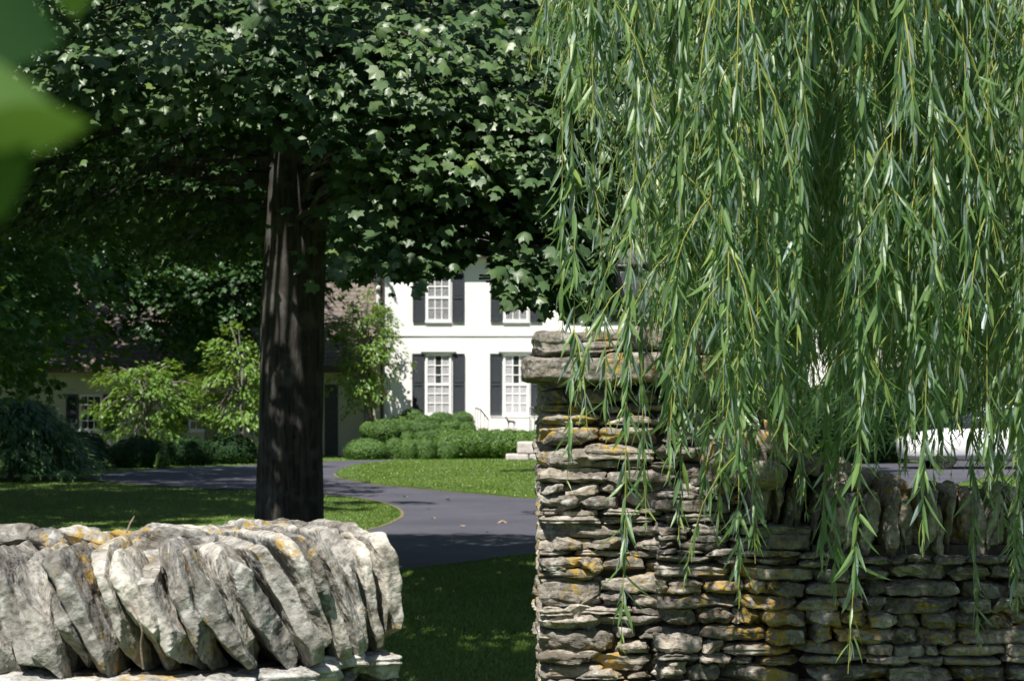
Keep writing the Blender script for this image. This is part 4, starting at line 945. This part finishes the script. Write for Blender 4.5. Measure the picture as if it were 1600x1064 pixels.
prof = [(0, .55, .35, .62), (.05, .75, .24, .74), (.3, .86, .2, .84), (.9, .9, .19, .93), (1.3, .91, .19, .98), (2.4, .91, .19, 1.0), (3.5, .91, .19, 1.02), (4.3, .89, .2, 1.0), (4.6, .82, .26, .94), (4.7, .65, .35, .8)]
loft("body", [ring(cx0 + x, hw, zb_, zt_) for x, hw, zb_, zt_ in prof], M['carpaint'], car)
cab = [(1.15, .7, .9, .98), (1.75, .66, .9, 1.35), (2.2, .66, .9, 1.45), (3.2, .66, .9, 1.46), (3.8, .64, .9, 1.36), (4.4, .68, .9, 1.02)]
loft("windows", [ring(cx0 + x, hw + .05, zb_, zt_) for x, hw, zb_, zt_ in cab], M['glass'], car)
loft("roof", [ring(cx0 + x, hw, z_ - .06, z_ + .02) for x, hw, z_ in ((1.85, .62, 1.36), (2.3, .64, 1.46), (3.2, .64, 1.47), (3.75, .6, 1.38))], M['carpaint'], car)
for wx_ in (.85, 3.75):
    for sy in (-.8, .8):
        o_ = MB(); o_.lathe((0, 0, 0), [(.0, -.1), (.2, -.1), (.3, -.09), (.33, -.05), (.33, .05), (.3, .09), (.2, .1), (0, .1)], 24)
        v_ = np.concatenate(o_.v); o_.v = [np.c_[v_[:, 0], v_[:, 2], v_[:, 1]] + [cx0 + wx_, cy0 + sy * .94, .335]]; wl_ = o_.build("wheel", M['rubber'], car)
        r_ = MB(); r_.lathe((0, 0, 0), [(0, -.115), (.17, -.115), (.2, -.1), (.2, .1), (.17, .115), (0, .115)], 20); v_ = np.concatenate(r_.v); r_.v = [np.c_[v_[:, 0], v_[:, 2], v_[:, 1]] + [cx0 + wx_, cy0 + sy * .94, .335]]
        ro = r_.build("rim", M['iron']); ro.parent = wl_
for sy in (-.6, .6):
    mb = MB(); mb.lathe((cx0 + .06, cy0 + sy, .64), [(0, -.05), (.09, -.04), (.1, 0), (.09, .04), (0, .05)], 12); mb.build("headlight", M['clear'], car)

# ------------------------------------------------------------------ fallen leaves on the drive
rs = np.random.RandomState(4)
for i, (px, py, s_, lab) in enumerate(((785, 818, .16, "large curled brown dry leaf on the sunny driveway nearest the pillar"), (676, 811, .09, "small tan fallen leaf on the driveway close to the shade line"), (696, 784, .1, "small tan fallen leaf near the island lawn edge"), (674, 797, .08, "tiny tan fallen leaf in the middle of the sunny driveway"), (762, 836, .08, "tiny pale fallen leaf just inside the shade on the driveway"), (637, 779, .09, "tiny pale fallen leaf below the tip of the island lawn"), (723, 826, .07, "tiny pale speck of a leaf left of the big brown one"))):
    x, y = G(px, py); mb = MB(); put_leaves(mb, MAPLE, np.array([[0, -s_ * .4, .01]]), np.array([[rs.normal(), rs.normal(), .15]]), np.array([[.1, .1, 1.]]), s_, np.array([.5]), rs)
    tag(mb.build("fallen_leaf", M['dryleaf'], at=(x, y, .02)), lab, "leaf", "dry leaves on the driveway")

# ------------------------------------------------------------------ sapling close to the camera, top left
nl = thing("sapling", (-.35, .62, 0), "young tree with large blurred green leaves, nearest of all in the top left corner", "tree")
rs = np.random.RandomState(8)
mb = MB(); mb.tube(catmull([(-.35, .62, -.02), (-.345, .62, .8), (-.335, .61, 1.6), (-.32, .61, 2.2)], 5), np.linspace(.022, .008, 16), 10); mb.build("trunk", M['greybark'], nl)
mb = MB()
for q in (((-.33, .61, 1.55), (-.24, .59, 1.72), P(-20, 70, .58)), ((-.33, .61, 1.5), (-.24, .57, 1.62), P(38, 212, .55)), ((-.335, .61, 1.45), (-.24, .58, 1.6), P(-80, 260, .57)), ((-.328, .61, 1.8), (-.3, .9, 1.9), P(120, -60, .95))):
    mb.tube(bezier(*q, 10), np.linspace(.003, .0009, 10), 8)
mb.build("branch", M['greybark'], nl)
BIG = [tmpl([(0, 0), (.05, .2), (.18, .36), (.4, .42), (.6, .37), (.8, .22), (.93, .08), (1, 0)], .12, -.15)]
def near_leaf(px, py, d, tipx, tipy, size, face, rnd):
    mb = MB(); p = P(px, py, d); q = P(tipx, tipy, d + .01); put_leaves(mb, BIG, np.array([[0., 0, 0]]), np.array([q - p]), np.array([face], float), size, np.array([rnd]), rs)
    mb.build("leaf", M['near'], nl, smooth=True, at=tuple(p))
near_leaf(-125, 6, .58, 80, 50, .0395, (-.1, -1, .25), .0)
near_leaf(-90, -90, .6, 40, 50, .029, (-.3, -1, .3), .2)
near_leaf(-135, 165, .55, 84, 150, .0365, (.1, -.9, .45), .7)
near_leaf(-30, 190, .54, 132, 214, .028, (.1, -.5, -.9), .2)
near_leaf(-50, 190, .56, 12, 362, .029, (.25, -1, .25), .9)
near_leaf(-140, 250, .57, 0, 260, .022, (.1, -.9, .4), .5)
near_leaf(110, -70, .7, 128, 38, .022, (.2, -.8, .9), 1.)
